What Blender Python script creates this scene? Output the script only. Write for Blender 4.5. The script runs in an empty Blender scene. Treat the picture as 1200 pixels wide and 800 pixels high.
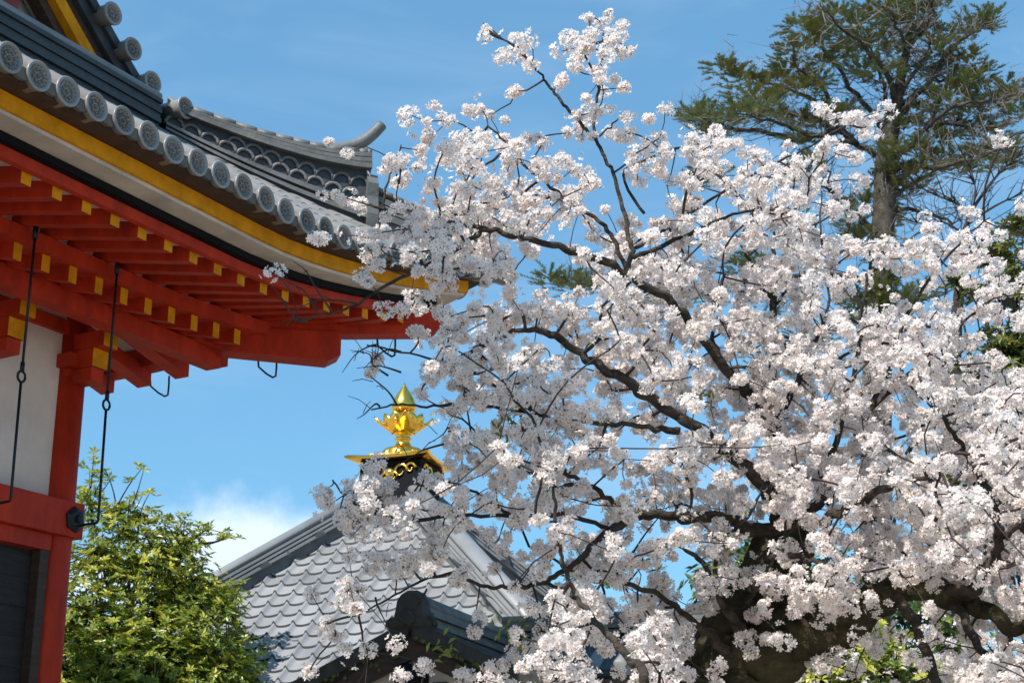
import bpy, math, random
import numpy as np
from mathutils import Vector, Matrix
random.seed(7); rng = np.random.default_rng(7)
C = bpy.context.scene.collection
scn = bpy.context.scene
V = Vector
# ---------------------------------------------------------------- camera
PITCH = math.radians(17.8); FPX = 1883.0
CAM = V((0, 0, 1.6))
cd = bpy.data.cameras.new('camera'); cam = bpy.data.objects.new('camera', cd); C.objects.link(cam)
cam.location = CAM; cam.rotation_euler = (math.pi/2 + PITCH, 0, 0)
cd.sensor_width = 36; cd.lens = FPX/1200*36; cd.clip_end = 3000; cd.clip_start = 0.05
cd.dof.use_dof = True; cd.dof.focus_distance = 7.4; cd.dof.aperture_fstop = 11
scn.camera = cam
# ---------------------------------------------------------------- sky + sun
SUN = V((-0.64, -0.77, 0)).normalized()*math.cos(math.radians(50)) + V((0, 0, math.sin(math.radians(50))))
w = bpy.data.worlds.new('World'); scn.world = w; w.use_nodes = True
nt = w.node_tree; nt.nodes.clear()
N = nt.nodes.new; L = nt.links.new
out = N('ShaderNodeOutputWorld'); bg = N('ShaderNodeBackground'); sky = N('ShaderNodeTexSky')
sky.sky_type = 'NISHITA'; sky.sun_disc = False
sky.sun_elevation = math.asin(SUN.z); sky.sun_rotation = math.atan2(SUN.x, SUN.y)
sky.altitude = 0; sky.air_density = 1.0; sky.dust_density = 0.25; sky.ozone_density = 3.2
bg.inputs['Strength'].default_value = 0.15
tc = N('ShaderNodeTexCoord')
# soft cumulus low in the sky: a patch of directions broken up by noise
def cloud_patch(az_deg, el_deg, sx, sz):
    d = V((math.sin(math.radians(az_deg))*math.cos(math.radians(el_deg)), math.cos(math.radians(az_deg))*math.cos(math.radians(el_deg)), math.sin(math.radians(el_deg))))
    s = N('ShaderNodeVectorMath'); s.operation = 'SUBTRACT'; L(tc.outputs['Generated'], s.inputs[0]); s.inputs[1].default_value = d
    m = N('ShaderNodeVectorMath'); m.operation = 'MULTIPLY'; L(s.outputs[0], m.inputs[0]); m.inputs[1].default_value = (1/sx, 1/sx, 1/sz)
    l = N('ShaderNodeVectorMath'); l.operation = 'LENGTH'; L(m.outputs[0], l.inputs[0])
    r = N('ShaderNodeMapRange'); L(l.outputs['Value'], r.inputs[0]); r.inputs[1].default_value = 0; r.inputs[2].default_value = 1; r.inputs[3].default_value = 1; r.inputs[4].default_value = 0
    return r.outputs[0]
def mathn(op, a, b):
    m = N('ShaderNodeMath'); m.operation = op
    for i, q in enumerate((a, b)):
        if isinstance(q, (int, float)): m.inputs[i].default_value = q
        else: L(q, m.inputs[i])
    return m.outputs[0]
noi = N('ShaderNodeTexNoise'); noi.inputs['Scale'].default_value = 16; noi.inputs['Detail'].default_value = 7; noi.inputs['Roughness'].default_value = .58
L(tc.outputs['Generated'], noi.inputs['Vector'])
patch = mathn('MAXIMUM', cloud_patch(-8.2, 10.2, .17, .05), mathn('MAXIMUM', cloud_patch(2, 6, .4, .05), cloud_patch(-14, 9, .10, .03)))
cl = mathn('ADD', mathn('MULTIPLY', patch, .75), mathn('SUBTRACT', noi.outputs['Fac'], .5))
rmp = N('ShaderNodeMapRange'); rmp.interpolation_type = 'SMOOTHSTEP'; L(cl, rmp.inputs[0]); rmp.inputs[1].default_value = .16; rmp.inputs[2].default_value = .62; rmp.inputs[4].default_value = .62
# thin high cirrus streaks
mp = N('ShaderNodeMapping'); mp.inputs['Scale'].default_value = (2.2, 2.2, 9); mp.inputs['Rotation'].default_value = (0, .3, 0); L(tc.outputs['Generated'], mp.inputs['Vector'])
n2 = N('ShaderNodeTexNoise'); n2.inputs['Scale'].default_value = 2.6; n2.inputs['Detail'].default_value = 6; n2.inputs['Distortion'].default_value = .6; L(mp.outputs[0], n2.inputs['Vector'])
r2 = N('ShaderNodeMapRange'); r2.interpolation_type = 'SMOOTHSTEP'; L(n2.outputs['Fac'], r2.inputs[0]); r2.inputs[1].default_value = .42; r2.inputs[2].default_value = .8; r2.inputs[4].default_value = .10
fac = mathn('MAXIMUM', rmp.outputs[0], r2.outputs[0])
mx = N('ShaderNodeMix'); mx.data_type = 'RGBA'; L(fac, mx.inputs[0])
wb = N('ShaderNodeMix'); wb.data_type = 'RGBA'; wb.blend_type = 'MULTIPLY'; wb.inputs[0].default_value = 1; wb.inputs[7].default_value = (.68, .96, .955, 1)   # camera white balance
L(sky.outputs[0], wb.inputs[6]); hz = N('ShaderNodeMix'); hz.data_type = 'RGBA'; hz.inputs[0].default_value = .5; hz.inputs[7].default_value = (.90, 2.22, 3.75, 1)   # even spring haze
L(wb.outputs[2], hz.inputs[6]); L(hz.outputs[2], mx.inputs[6]); mx.inputs[7].default_value = (6.2, 6.5, 6.9, 1)
L(mx.outputs[2], bg.inputs['Color']); L(bg.outputs[0], out.inputs['Surface'])
sd = bpy.data.lights.new('sun', 'SUN'); sd.energy = 5.0; sd.angle = math.radians(.53); sd.color = (1, .94, .87)
so = bpy.data.objects.new('sun', sd); C.objects.link(so); so.location = (-30, -15, 40)
so.rotation_euler = SUN.to_track_quat('Z', 'Y').to_euler()
scn.view_settings.view_transform = 'Standard'; scn.view_settings.look = 'None'; scn.view_settings.gamma = 1
scn.view_settings.exposure = 0.45
scn.cycles.max_bounces = 8; scn.cycles.transparent_max_bounces = 8; scn.cycles.transmission_bounces = 4
# ---------------------------------------------------------------- helpers
RIGHT = V((1, 0, 0)); FWD = V((0, math.cos(PITCH), math.sin(PITCH))); UP = V((0, -math.sin(PITCH), math.cos(PITCH)))
def at(px, py, Y):
    d = FWD + RIGHT*((px-600)/FPX) + UP*((400-py)/FPX)
    return CAM + d*(Y/d.y)

class MB:
    def __init__(s): s.v = []; s.f = []; s.m = []; s.sm = []
    def vert(s, p): s.v.append((p[0], p[1], p[2])); return len(s.v)-1
    def face(s, idx, mi=0, smooth=False): s.f.append(tuple(idx)); s.m.append(mi); s.sm.append(smooth)
    def grid(s, rows, mi=0, smooth=False, close=False):
        ids = [[s.vert(p) for p in r] for r in rows]
        for a, b in zip(ids[:-1], ids[1:]):
            n = len(a); 
            for i in range(n if close else n-1):
                j = (i+1) % n
                s.face((a[i], a[j], b[j], b[i]), mi, smooth)
        return ids
    def loft(s, rings, mi=0, caps=True, smooth=False):
        ids = s.grid(rings, mi, smooth, True)
        if caps: s.face(ids[0][::-1], mi); s.face(ids[-1], mi)
    def box(s, c, ax, ay, az, mi=0, capmi=None):
        c = V(c); ax, ay, az = V(ax), V(ay), V(az)
        i = [s.vert(c+ax*x+ay*y+az*z) for x in (-1, 1) for y in (-1, 1) for z in (-1, 1)]
        for q, k in (((0, 1, 3, 2), 'x'), ((4, 6, 7, 5), 'X'), ((0, 4, 5, 1), 'y'), ((2, 3, 7, 6), 'Y'), ((0, 2, 6, 4), 'z'), ((1, 5, 7, 3), 'Z')):
            s.face([i[t] for t in q], capmi if (capmi is not None and k == 'X') else mi)
    def tube(s, pts, rad, n=6, mi=0, caps=True, smooth=True, wob=0):
        pts = [V(p) for p in pts]
        if isinstance(rad, (int, float)): rad = [rad]*len(pts)
        t = (pts[1]-pts[0]).normalized(); a = t.orthogonal().normalized(); rings = []
        for i, p in enumerate(pts):
            t2 = (pts[min(i+1, len(pts)-1)]-pts[max(i-1, 0)])
            if t2.length < 1e-9: t2 = t
            t2.normalize()
            a = (a - t2*a.dot(t2)); a = a.normalized() if a.length > 1e-6 else t2.orthogonal().normalized()
            b = t2.cross(a)
            rings.append([p+(a*math.cos(2*math.pi*k/n)+b*math.sin(2*math.pi*k/n))*rad[i]*(1+(random.uniform(-wob, wob) if wob else 0)) for k in range(n)])
        s.loft(rings, mi, caps, smooth)
    def lathe(s, o, prof, n=20, mi=0, axis=V((0, 0, 1)), smooth=True):
        o = V(o); axis = V(axis).normalized(); a = axis.orthogonal().normalized(); b = axis.cross(a)
        rings = [[o+axis*h+(a*math.cos(2*math.pi*k/n)+b*math.sin(2*math.pi*k/n))*max(r, 1e-4) for k in range(n)] for r, h in prof]
        s.loft(rings, mi, True, smooth)
    def build(s, name, mats, parent=None, label=None, bevel=0):
        me = bpy.data.meshes.new(name)
        org = V((0, 0, 0))
        p = parent
        while p is not None: org += p.location; p = p.parent
        own = V((0, 0, 0))
        if parent is None:
            vs = np.array(s.v); own = V((vs[:, 0].mean(), vs[:, 1].mean(), vs[:, 2].min()))
        o0 = org+own
        me.from_pydata([(x-o0.x, y-o0.y, z-o0.z) for x, y, z in s.v], [], s.f)
        if not isinstance(mats, (list, tuple)): mats = [mats]
        for m in mats: me.materials.append(m)
        me.polygons.foreach_set('material_index', s.m); me.polygons.foreach_set('use_smooth', s.sm)
        me.update()
        o = bpy.data.objects.new(name, me); C.objects.link(o); o.location = own
        if parent is not None: o.parent = parent
        if label: o['label'] = label
        if bevel:
            b = o.modifiers.new('bevel', 'BEVEL'); b.width = bevel; b.segments = 2; b.limit_method = 'ANGLE'
        return o
def thing(name, loc, label, cat, group=None):
    o = bpy.data.objects.new(name, None); C.objects.link(o); o.location = loc; o.empty_display_size = .3
    o['label'] = label; o['category'] = cat
    if group: o['group'] = group
    return o
def tag(o, label, cat, group=None):
    o['label'] = label; o['category'] = cat
    if group: o['group'] = group
def catmull(pts, k):
    """pts: list of lists (any dims) -> smooth list"""
    P = [np.array(p, float) for p in pts]; o = []
    for i in range(len(P)-1):
        p0, p1, p2, p3 = P[max(i-1, 0)], P[i], P[i+1], P[min(i+2, len(P)-1)]
        for j in range(k):
            t = j/k
            o.append(.5*((2*p1)+(-p0+p2)*t+(2*p0-5*p1+4*p2-p3)*t*t+(-p0+3*p1-3*p2+p3)*t**3))
    o.append(P[-1]); return o
# ---------------------------------------------------------------- materials
def mat(name, col, rough=.6, metal=0, var=.15, scale=6, spec=.5, bump=0, bscale=40, col2=None, island=0, translucent=0, coat=0, stretch=None, rvar=0, tcol=None, orand=0):
    m = bpy.data.materials.new(name); m.use_nodes = True; t = m.node_tree; n = t.nodes; b = n['Principled BSDF']; l = t.links.new
    c2 = col2 or tuple(min(1, c*(1-var)) for c in col); c1 = col if col2 else tuple(min(1, c*(1+var*.6)) for c in col)
    tcn = n.new('ShaderNodeTexCoord'); vec = tcn.outputs['Object']
    if stretch:
        mpn = n.new('ShaderNodeMapping'); mpn.inputs['Scale'].default_value = stretch; l(vec, mpn.inputs['Vector']); vec = mpn.outputs[0]
    no = n.new('ShaderNodeTexNoise'); no.inputs['Scale'].default_value = scale; no.inputs['Detail'].default_value = 6; no.inputs['Roughness'].default_value = .62; l(vec, no.inputs['Vector'])
    fr = no.outputs['Fac']
    r = n.new('ShaderNodeMapRange'); r.inputs[1].default_value = .3; r.inputs[2].default_value = .7; l(fr, r.inputs[0]); f = r.outputs[0]
    if island:
        g = n.new('ShaderNodeNewGeometry'); mm = n.new('ShaderNodeMix'); mm.data_type = 'FLOAT'; mm.inputs[0].default_value = island; l(f, mm.inputs[2]); l(g.outputs['Random Per Island'], mm.inputs[3]); f = mm.outputs[0]
    if orand:
        oi = n.new('ShaderNodeObjectInfo'); mo = n.new('ShaderNodeMix'); mo.data_type = 'FLOAT'; mo.inputs[0].default_value = orand; l(f, mo.inputs[2]); l(oi.outputs['Random'], mo.inputs[3]); f = mo.outputs[0]
    mx = n.new('ShaderNodeMix'); mx.data_type = 'RGBA'; l(f, mx.inputs[0]); mx.inputs[6].default_value = (*c2, 1); mx.inputs[7].default_value = (*c1, 1)
    l(mx.outputs[2], b.inputs['Base Color'])
    b.inputs['Roughness'].default_value = rough; b.inputs['Metallic'].default_value = metal; b.inputs['Specular IOR Level'].default_value = spec
    if coat: b.inputs['Coat Weight'].default_value = coat; b.inputs['Coat Roughness'].default_value = .15
    if rvar:
        rr = n.new('ShaderNodeMapRange'); rr.inputs[3].default_value = rough-rvar; rr.inputs[4].default_value = rough+rvar; l(no.outputs['Fac'], rr.inputs[0]); l(rr.outputs[0], b.inputs['Roughness'])
    if bump:
        n3 = n.new('ShaderNodeTexNoise'); n3.inputs['Scale'].default_value = bscale; n3.inputs['Detail'].default_value = 5; l(vec, n3.inputs['Vector'])
        bu = n.new('ShaderNodeBump'); bu.inputs['Strength'].default_value = bump; bu.inputs['Distance'].default_value = .02; l(n3.outputs['Fac'], bu.inputs['Height']); l(bu.outputs[0], b.inputs['Normal'])
    if translucent:
        tr = n.new('ShaderNodeBsdfTranslucent'); 
        if tcol: tr.inputs['Color'].default_value = (*tcol, 1)
        else: l(mx.outputs[2], tr.inputs['Color'])
        ms = n.new('ShaderNodeMixShader'); ms.inputs[0].default_value = translucent
        l(b.outputs[0], ms.inputs[1]); l(tr.outputs[0], ms.inputs[2]); l(ms.outputs[0], n['Material Output'].inputs['Surface'])
    return m
M = {}
M['red'] = mat('vermilion_lacquer', (.54, .038, .009), .62, col2=(.29, .018, .006), spec=.25, scale=6, bump=.25, bscale=30, stretch=(1, 1, .35), rvar=.12)
M['ochre'] = mat('ochre_paint', (.66, .265, .007), .65, var=.30, spec=.12, scale=7, bump=.1, bscale=30)
M['white'] = mat('white_plaster', (.66, .56, .50), .85, var=.12, scale=3, bump=.1, bscale=30)
M['cream'] = mat('cream_painted_board', (.56, .48, .39), .8, var=.3, scale=3, stretch=(1, 1, 3))
M['black'] = mat('black_lacquer', (.004, .005, .007), .7, var=.3, spec=.15)
M['darkwood'] = mat('dark_brown_wood', (.05, .026, .016), .7, var=.5, scale=8, bump=.3, bscale=20, stretch=(1, 1, 5))
M['board'] = mat('blackened_boards', (.020, .019, .018), .75, var=.5, scale=5, bump=.5, bscale=14, stretch=(.6, .6, 9))
M['tile'] = mat('silver_grey_tile', (.225, .222, .215), .40, var=.45, orand=.3, scale=4, spec=.6, bump=.12, bscale=18, island=.35, rvar=.08)
M['tile_old'] = mat('weathered_tile', (.15, .15, .145), .55, var=.4, scale=5, bump=.25, bscale=22, col2=(.075, .08, .075))
M['tile_face'] = mat('tile_end_clay', (.135, .125, .11), .75, var=.5, orand=.5, scale=12, bump=.2, bscale=40)
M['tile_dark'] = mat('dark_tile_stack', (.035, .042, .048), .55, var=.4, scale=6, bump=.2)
M['tile_mod'] = mat('bright_pan_tile', (.25, .255, .26), .42, var=.35, scale=2.5, spec=.5, island=.5, rvar=.08)
M['moss'] = mat('mossy_dark_tile', (.05, .048, .04), .85, col2=(.022, .02, .017), scale=9, bump=.6, bscale=22)
M['moss2'] = mat('moss_growth', (.12, .13, .025), .95, col2=(.05, .045, .018), scale=14, bump=.8, bscale=30)
M['gold'] = mat('gilded_copper', (1.0, .58, .10), .22, 1, var=.1, scale=5, bump=.05, bscale=15, rvar=.08)
M['iron'] = mat('black_iron', (.02, .024, .028), .5, .6, var=.3)
M['bark'] = mat('cherry_bark', (.085, .07, .056), .88, col2=(.016, .013, .011), scale=11, bump=1, bscale=30, stretch=(1, 1, 2.2), spec=.15)
M['trunkbark'] = mat('mossy_cherry_bark', (.075, .066, .035), .92, col2=(.014, .011, .009), scale=7, bump=1, bscale=22, stretch=(1, 1, 1.8), spec=.1)
M['twig'] = mat('cherry_twig', (.06, .046, .038), .8, col2=(.022, .017, .015), scale=12, spec=.25)
M['petal'] = mat('blossom_petal', (.925, .87, .83), .62, col2=(.855, .785, .75), scale=1.5, island=.6, translucent=.5, spec=.25, tcol=(.96, .90, .87))
M['heart'] = mat('blossom_heart', (.58, .34, .28), .7, var=.3, island=.5)
M['calyx'] = mat('blossom_calyx', (.17, .09, .055), .7, col2=(.12, .14, .04), island=.8)
M['young'] = mat('young_leaf', (.20, .24, .04), .5, var=.4, island=.6, translucent=.4)
M['ground'] = mat('pale_gravel_ground', (.36, .31, .25), .95, var=.25, scale=2, bump=.4, bscale=60)
M['stone'] = mat('granite', (.33, .32, .30), .85, var=.25, scale=7, bump=.3, bscale=50)
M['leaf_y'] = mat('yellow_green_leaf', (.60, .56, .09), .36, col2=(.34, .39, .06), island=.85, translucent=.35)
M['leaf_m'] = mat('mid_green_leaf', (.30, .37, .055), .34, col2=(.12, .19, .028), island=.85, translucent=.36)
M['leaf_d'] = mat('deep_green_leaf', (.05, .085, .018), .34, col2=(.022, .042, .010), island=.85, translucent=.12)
M['leaf_o'] = mat('olive_leaf', (.24, .23, .05), .42, col2=(.09, .115, .022), island=.85, translucent=.25)
M['needle'] = mat('fir_needles', (.21, .24, .075), .55, col2=(.065, .105, .04), island=.7, scale=.6, translucent=.12)
M['needle_o'] = mat('fir_needles_olive', (.22, .19, .045), .6, col2=(.10, .12, .03), island=.8, translucent=.15)
M['fbark'] = mat('grey_fir_bark', (.10, .088, .07), .95, spec=.1, col2=(.028, .024, .019), scale=8, bump=.8, bscale=18)
M['dead'] = mat('pale_dead_twigs', (.17, .15, .135), .85, var=.4, scale=5)
# ================================================================ GROUND
g = MB(); 
g.face([g.vert(p) for p in ((-900, -900, 0), (900, -900, 0), (900, 900, 0), (-900, 900, 0))])
go = g.build('ground', M['ground']); go['kind'] = 'structure'
# ================================================================ TEMPLE HALL
AZ = math.radians(29.5)
u = V((math.sin(AZ), math.cos(AZ), 0)); n = V((math.cos(AZ), -math.sin(AZ), 0)); ZU = V((0, 0, 1))
P0 = at(585, 313, 13.5); P0.z = 0
def X(s, b, z): return P0+u*s+n*b+ZU*z
def XS(side, s, b, z): return X(s, b, z) if side == 0 else X(b, s, z)     # side 1 = far eave, mirrored in the hip
S_END, F_END = -13.2, -7.2                                              # how far each eave runs
END = (S_END, F_END)
def E(s): return .55*max(0, (3+s)/3)**1.6
def ES(side, s): return E(s) if side == 0 else max(E(s), .40*min(1, max(0, -s)/.5))
def roofz(s, d, side=0): return 6.065+.63*d+.025*d*d+ES(side, s)*max(0, 1-d/3)
hall = thing('temple_hall', X(-2.56, -2.56, 0), 'vermilion wooden temple hall with upswept grey tile eave, ochre and white bands', 'temple')
# --- eave strips (mitred round the corner)
def strip(name, b0, b1, z0, z1, m, bulge=0):
    mb = MB()
    for side in (0, 1):
        rows = []
        for i in range(41):
            q = i/40
            r = []
            for b, z in ((b0, z0), (b0, z1), (b1, z1), (b1, z0)):
                s = END[side]+q*(b-END[side]); r.append(XS(side, s, b, z+ES(side, s)))
            rows.append(r if side == 0 else r[::-1])
        ids = mb.grid(rows, 0, False, True); mb.face(ids[0][::-1])
    return mb.build(name, m, hall)
strip('tile_seat_board', -.05, -.26, 5.985, 6.03, M['darkwood'])
strip('eave_board', -.20, -.44, 5.875, 5.98, [M['ochre']])
strip('eave_underboard', -.225, -.50, 5.845, 5.872, M['cream'])
strip('eave_fillet', -.40, -.56, 5.792, 5.842, M['black'])
strip('eave_beam', -.46, -.515, 5.712, 5.789, M['red'])
# white underside between the rafters (sloping up to the wall) and red kioi
mb = MB()
for side in (0, 1):
    rows = []
    for i in range(41):
        q = i/40; r = []
        for b in (-.58, -1.0, -1.45, -1.5, -2.0, -2.7):
            s = END[side]+q*(b-END[side]); z = (5.765+(-.58-b)*.20) if b > -1.48 else 5.695+(-1.5-b)*.26
            r.append(XS(side, s, b, z+ES(side, s)*max(.25, 1+(b+.5)*.55)))
        rows.append(r if side == 0 else r[::-1])
    mb.grid(rows)
mb.build('eave_soffit', M['white'], hall)
def EE(s, b, side=0): return ES(side, s)*max(.25, 1+(b+.5)*.55)
strip_k = MB()
for side in (0, 1):
    rows = []
    for i in range(41):
        q = i/40; r = []
        for b, z in ((-1.36, 5.69), (-1.36, 5.80), (-1.56, 5.86), (-1.56, 5.69)):
            s = END[side]+q*(b-END[side]); r.append(XS(side, s, b, z+EE(s, b)))
        rows.append(r if side == 0 else r[::-1])
    strip_k.grid(rows, 0, False, True)
strip_k.build('rafter_spacer_beam', M['red'], hall)
def rafter(name, side, s, b_tip, b_in, zt, slope, wd, ht):
    mb = MB(); h = wd/2
    if b_in > b_tip-.12: return
    zi = zt+(b_tip-b_in)*slope
    fs = side if name == 'flying_rafter' else 0; e0, e1 = EE(s, b_tip, fs), EE(s, b_in, fs)
    ring = []
    for b, z in ((b_tip, zt+e0), (b_in, zi+e1)):
        ring.append([XS(side, s-h, b, z), XS(side, s+h, b, z), XS(side, s+h, b, z+ht), XS(side, s-h, b, z+ht)])
    if side == 0: ring = [r[::-1] for r in ring]
    ids = mb.grid(ring, 0, False, True); mb.face(ids[0], 1); mb.face(ids[1][::-1], 0)
    mb.build(name, [M['red'], M['ochre'] if side == 0 else M['red']], hall)
for side in (0, 1):
    for k in range(48):
        s = -.78-.268*k
        if s < END[side]+.2: break
        rafter('flying_rafter', side, s, -.525, max(-1.55, s+.1) if s > -1.6 else -1.55, 5.638, .20, .085, .115)
    sp = .268 if side == 0 else .43
    for k in range(48):
        s = (-1.585 if side == 0 else -1.51)-sp*k
        if s < END[side]+.2: break
        b_t = -1.42
        rafter('base_rafter', side, s, b_t, max(-3.0, s+.12) if s > -3.1 else -3.0, 5.562 if side == 0 else 5.555, .26, .078 if side == 0 else .15, .125)
# far tips nearer than the hip (rafters short of the hip line, seen below the hip rafter)
# hip rafter
hp_dir = (u+n).normalized(); hp_side = V((hp_dir.y, -hp_dir.x, 0))
mb = MB(); ring = []
for t, zb, zt, wd in ((-.52, 6.02, 6.2, .085), (-.60, 5.93, 6.16, .085), (-1.35, 5.86, 6.06, .085), (-2.2, 5.82, 6.05, .085), (-4.0, 6.25, 6.45, .085)):
    c = X(0, 0, 0)+hp_dir*t
    ring.append([c-hp_side*wd+ZU*zb, c+hp_side*wd+ZU*zb, c+hp_side*wd+ZU*zt, c-hp_side*wd+ZU*zt])
mb.loft(ring); mb.build('hip_rafter', M['red'], hall)
mb = MB(); ring = []
for t, zb, zt in ((-1.42, 5.66, 5.86), (-1.52, 5.60, 5.86), (-2.4, 5.62, 5.83), (-4.0, 6.03, 6.25)):
    c = X(0, 0, 0)+hp_dir*t
    ring.append([c-hp_side*.11+ZU*zb, c+hp_side*.11+ZU*zb, c+hp_side*.11+ZU*zt, c-hp_side*.11+ZU*zt])
mb.loft(ring); mb.build('lower_hip_rafter', M['red'], hall)
# purlin
mb = MB()
for side in (0,):
    e = -1.62
    a0, a1 = XS(side, END[side]+.3, -1.85, 5.60), XS(side, e, -1.85, 5.60)
    c = (a0+a1)/2; mb.box(c+ZU*(.001*side), (a1-a0)/2, (n if side == 0 else u)*.075, ZU*.075)
mb.build('eave_purlin', M['red'], hall)
# --- walls
mb = MB()
for side in (0, 1):
    a0, a1 = XS(side, END[side]+2.4, -2.57, 4.14), XS(side, -2.66, -2.57, 4.14)
    mb.box((a0+a1)/2+ZU*.96, (a1-a0)/2, (n if side == 0 else u)*.03, ZU*.92)
mb.build('plaster_wall', M['white'], hall)
def pillar(s, b):
    mb = MB(); mb.lathe(X(s, b, .45), [(.15, 0), (.145, .3), (.135, 3), (.13, 5.3)], 24, 0)
    mb.build('pillar', M['red'], hall)
    mb = MB(); mb.lathe(X(s, b, .3), [(.3, 0), (.28, .1), (.2, .15)], 20, 0); mb.build('pillar_stone', M['stone'], hall)
for s in (-2.56, -4.9, -7.3, -9.7): pillar(s, -2.56)
pillar(-2.56, -5.4)
# tie beams (long rails outside the pillars)
def rail(name, z0, z1, pf, m):
    mb = MB()
    for side in (0, 1):
        a0, a1 = XS(side, END[side]+2.4, -2.5, 0), XS(side, -2.42-(.001 if side else 0), -2.5, 0)
        zz = (.003 if side else 0)
        mb.box((a0+a1)/2+ZU*((z0+z1)/2)+(n if side == 0 else u)*(pf-.09), (a1-a0)/2, (n if side == 0 else u)*.09, ZU*((z1-z0)/2-zz))
    return mb.build(name, m, hall, bevel=.008)
rail('tie_beam', 3.995, 4.275, .10, M['red'])
rail('ground_beam', .9, 1.15, .08, M['red'])
mb = MB()
a0, a1 = X(S_END+2.4, -2.52, 0), X(-2.69, -2.52, 0)
mb.box((a0+a1)/2+ZU*3.93, (a1-a0)/2, n*.06, ZU*.062); mb.build('lintel', M['red'], hall)
mb = MB(); 
for k in range(12):
    z0 = 1.15+k*.227; mb.box((a0+a1)/2+ZU*(z0+.113)-n*(.06+.004*(k % 2)), (a1-a0)/2-u*.11*0, n*.02, ZU*.111)
mb.build('board_panel', M['board'], hall)
mb = MB(); c = X(-2.745, -2.51, 2.51); mb.box(c, u*.045, n*.045, ZU*1.355); mb.build('door_jamb', M['darkwood'], hall)
# hexagonal iron boss on the tie beam end
mb = MB(); c = X(-2.525, -2.398, 4.135)
mb.lathe(c, [(.0, 0), (.105, 0), (.105, .014), (.07, .032), (.032, .036), (.03, .06), (.0, .066)], 6, 0, n, False); mb.build('rail_boss', M['iron'], hall)
# bracket arms with ochre ends
def bracket(s):
    mb = MB(); r = mb
    for (bf, z0, z1, hw) in ((-2.23, 5.35, 5.50, .085), (-2.13, 5.505, 5.64, .08)):
        c = X(s, (bf-2.56)/2, (z0+z1)/2); mb.box(c, n*((bf+2.56)/2), u*hw, ZU*((z1-z0)/2), 0, 1)
    # curved chin below the lower arm
    mb.box(X(s, -2.36, 5.29), n*.11, u*.07, ZU*.055)
    mb.build('bracket_arm', [M['red'], M['ochre']], hall)
    mb = MB()
    for zz, hw, hh in ((5.41, .17, .055), (5.32, .12, .03)):
        mb.box(X(s, -2.56, zz), u*hw, n*hw, ZU*hh)
    mb.build('bearing_block', M['red'], hall)
for s in (-2.56, -3.46, -4.9, -6.1, -7.3): bracket(s)
mb = MB(); a0, a1 = X(S_END+2.4, -2.56, 5.70), X(-2.3, -2.56, 5.70); mb.box((a0+a1)/2, (a1-a0)/2, n*.07, ZU*.055)
mb.build('wall_plate', M['red'], hall)
# stone podium
mb = MB(); c = X(-7, -5.2, .15); mb.box(c, u*6, n*4.2, ZU*.15); mb.build('podium', M['stone'], hall)
# --- roof skirt: pan surface
mb = MB()
for side in (0, 1):
    rows = []
    for i in range(49):
        q = i/48; r = []
        for k in range(9):
            d = .02+k*.27
            b = -d; s = END[side]+q*(b-END[side]); r.append(XS(side, s, b, roofz(s, d, side)-.01))
        rows.append(r if side == 1 else r[::-1])
    mb.grid(rows, 0, True)
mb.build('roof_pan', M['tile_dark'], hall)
# cover tile rolls
def roll(mb, side, s, d0, d1, r=.076, nseg=9):
    segs = max(2, int((d1-d0)/.26)+1)
    for j in range(segs):
        da, db = d0+(d1-d0)*j/segs, d0+(d1-d0)*(j+1)/segs+.004
        rings = []
        for d, rr in ((da, r*1.05), (db, r*.97)):
            z = roofz(s, d, side)
            rings.append([XS(side, s+rr*math.cos(math.pi*k/nseg), -d, z+rr*1.05*math.sin(math.pi*k/nseg)) for k in range(nseg+1)])
        if side == 0: rings = [q[::-1] for q in rings]
        ids = mb.grid(rings, 0, True); mb.face(ids[0] if side == 1 else ids[0])
sk = [-.42-.243*k for k in range(53)]
mb = MB()
for side in (0, 1):
    for s in sk:
        if s < END[side]+.1: break
        d1 = min(2.05 if side == 0 else 2.2, -s-.12)
        if d1 > .15: roll(mb, side, s, .012, d1)
mb.build('cover_tile_row', M['tile'], hall)
# eave end tiles: rimmed discs with a flower crest
def end_disc(c, ax, R, name='eave_end_tile', length=.11, m=None, up=ZU):
    mb = MB()
    mb.lathe(c-ax*length, [(R*.86, 0), (R*.88, length*.8), (R*.99, length*.93), (R, length), (R*.97, length+.006), (R*.80, length+.006), (R*.77, length-.008), (0, length-.008)], 24, 0, ax)
    a = ax.orthogonal().normalized(); b = ax.cross(a); w_ = random.random()*6.28; a, b = a*math.cos(w_)+b*math.sin(w_), b*math.cos(w_)-a*math.sin(w_)
    for f in range(len(mb.f)-1):
        pass
    p0 = c-ax*.010
    for k in range(8):
        t = 2*math.pi*k/8; d = a*math.cos(t)+b*math.sin(t)
        mb.lathe(p0+d*R*.40, [(R*.15, 0), (R*.12, .010), (R*.04, .014)], 6, 1, ax)
    mb.lathe(p0, [(R*.17, 0), (R*.14, .012), (R*.05, .016)], 8, 1, ax)
    for k in range(16):
        t = 2*math.pi*(k+.5)/16; d = a*math.cos(t)+b*math.sin(t)
        mb.lathe(p0+d*R*.66, [(R*.055, 0), (R*.04, .009)], 5, 1, ax)
    mb.build(name, [m or M['tile'], M['tile_face']], hall)
for s in sk:
    if s < -9.5: break
    end_disc(X(s, random.uniform(-.008, .008), 6.07+E(s)+random.uniform(-.006, .006)), (n+u*random.uniform(-.03, .03)+ZU*random.uniform(-.04, .02)).normalized(), .098)
for s in sk[:5]: end_disc(X(.0, s, 6.07+ES(1, s)), u, .105)
end_disc(X(.01, .01, 6.07+E(-.1))+hp_dir*.06, hp_dir, .125, length=.5)
end_disc(X(-.16, .02, 6.09+E(-.2)), (n*.93+u*.35).normalized(), .105, length=.4)
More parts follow.
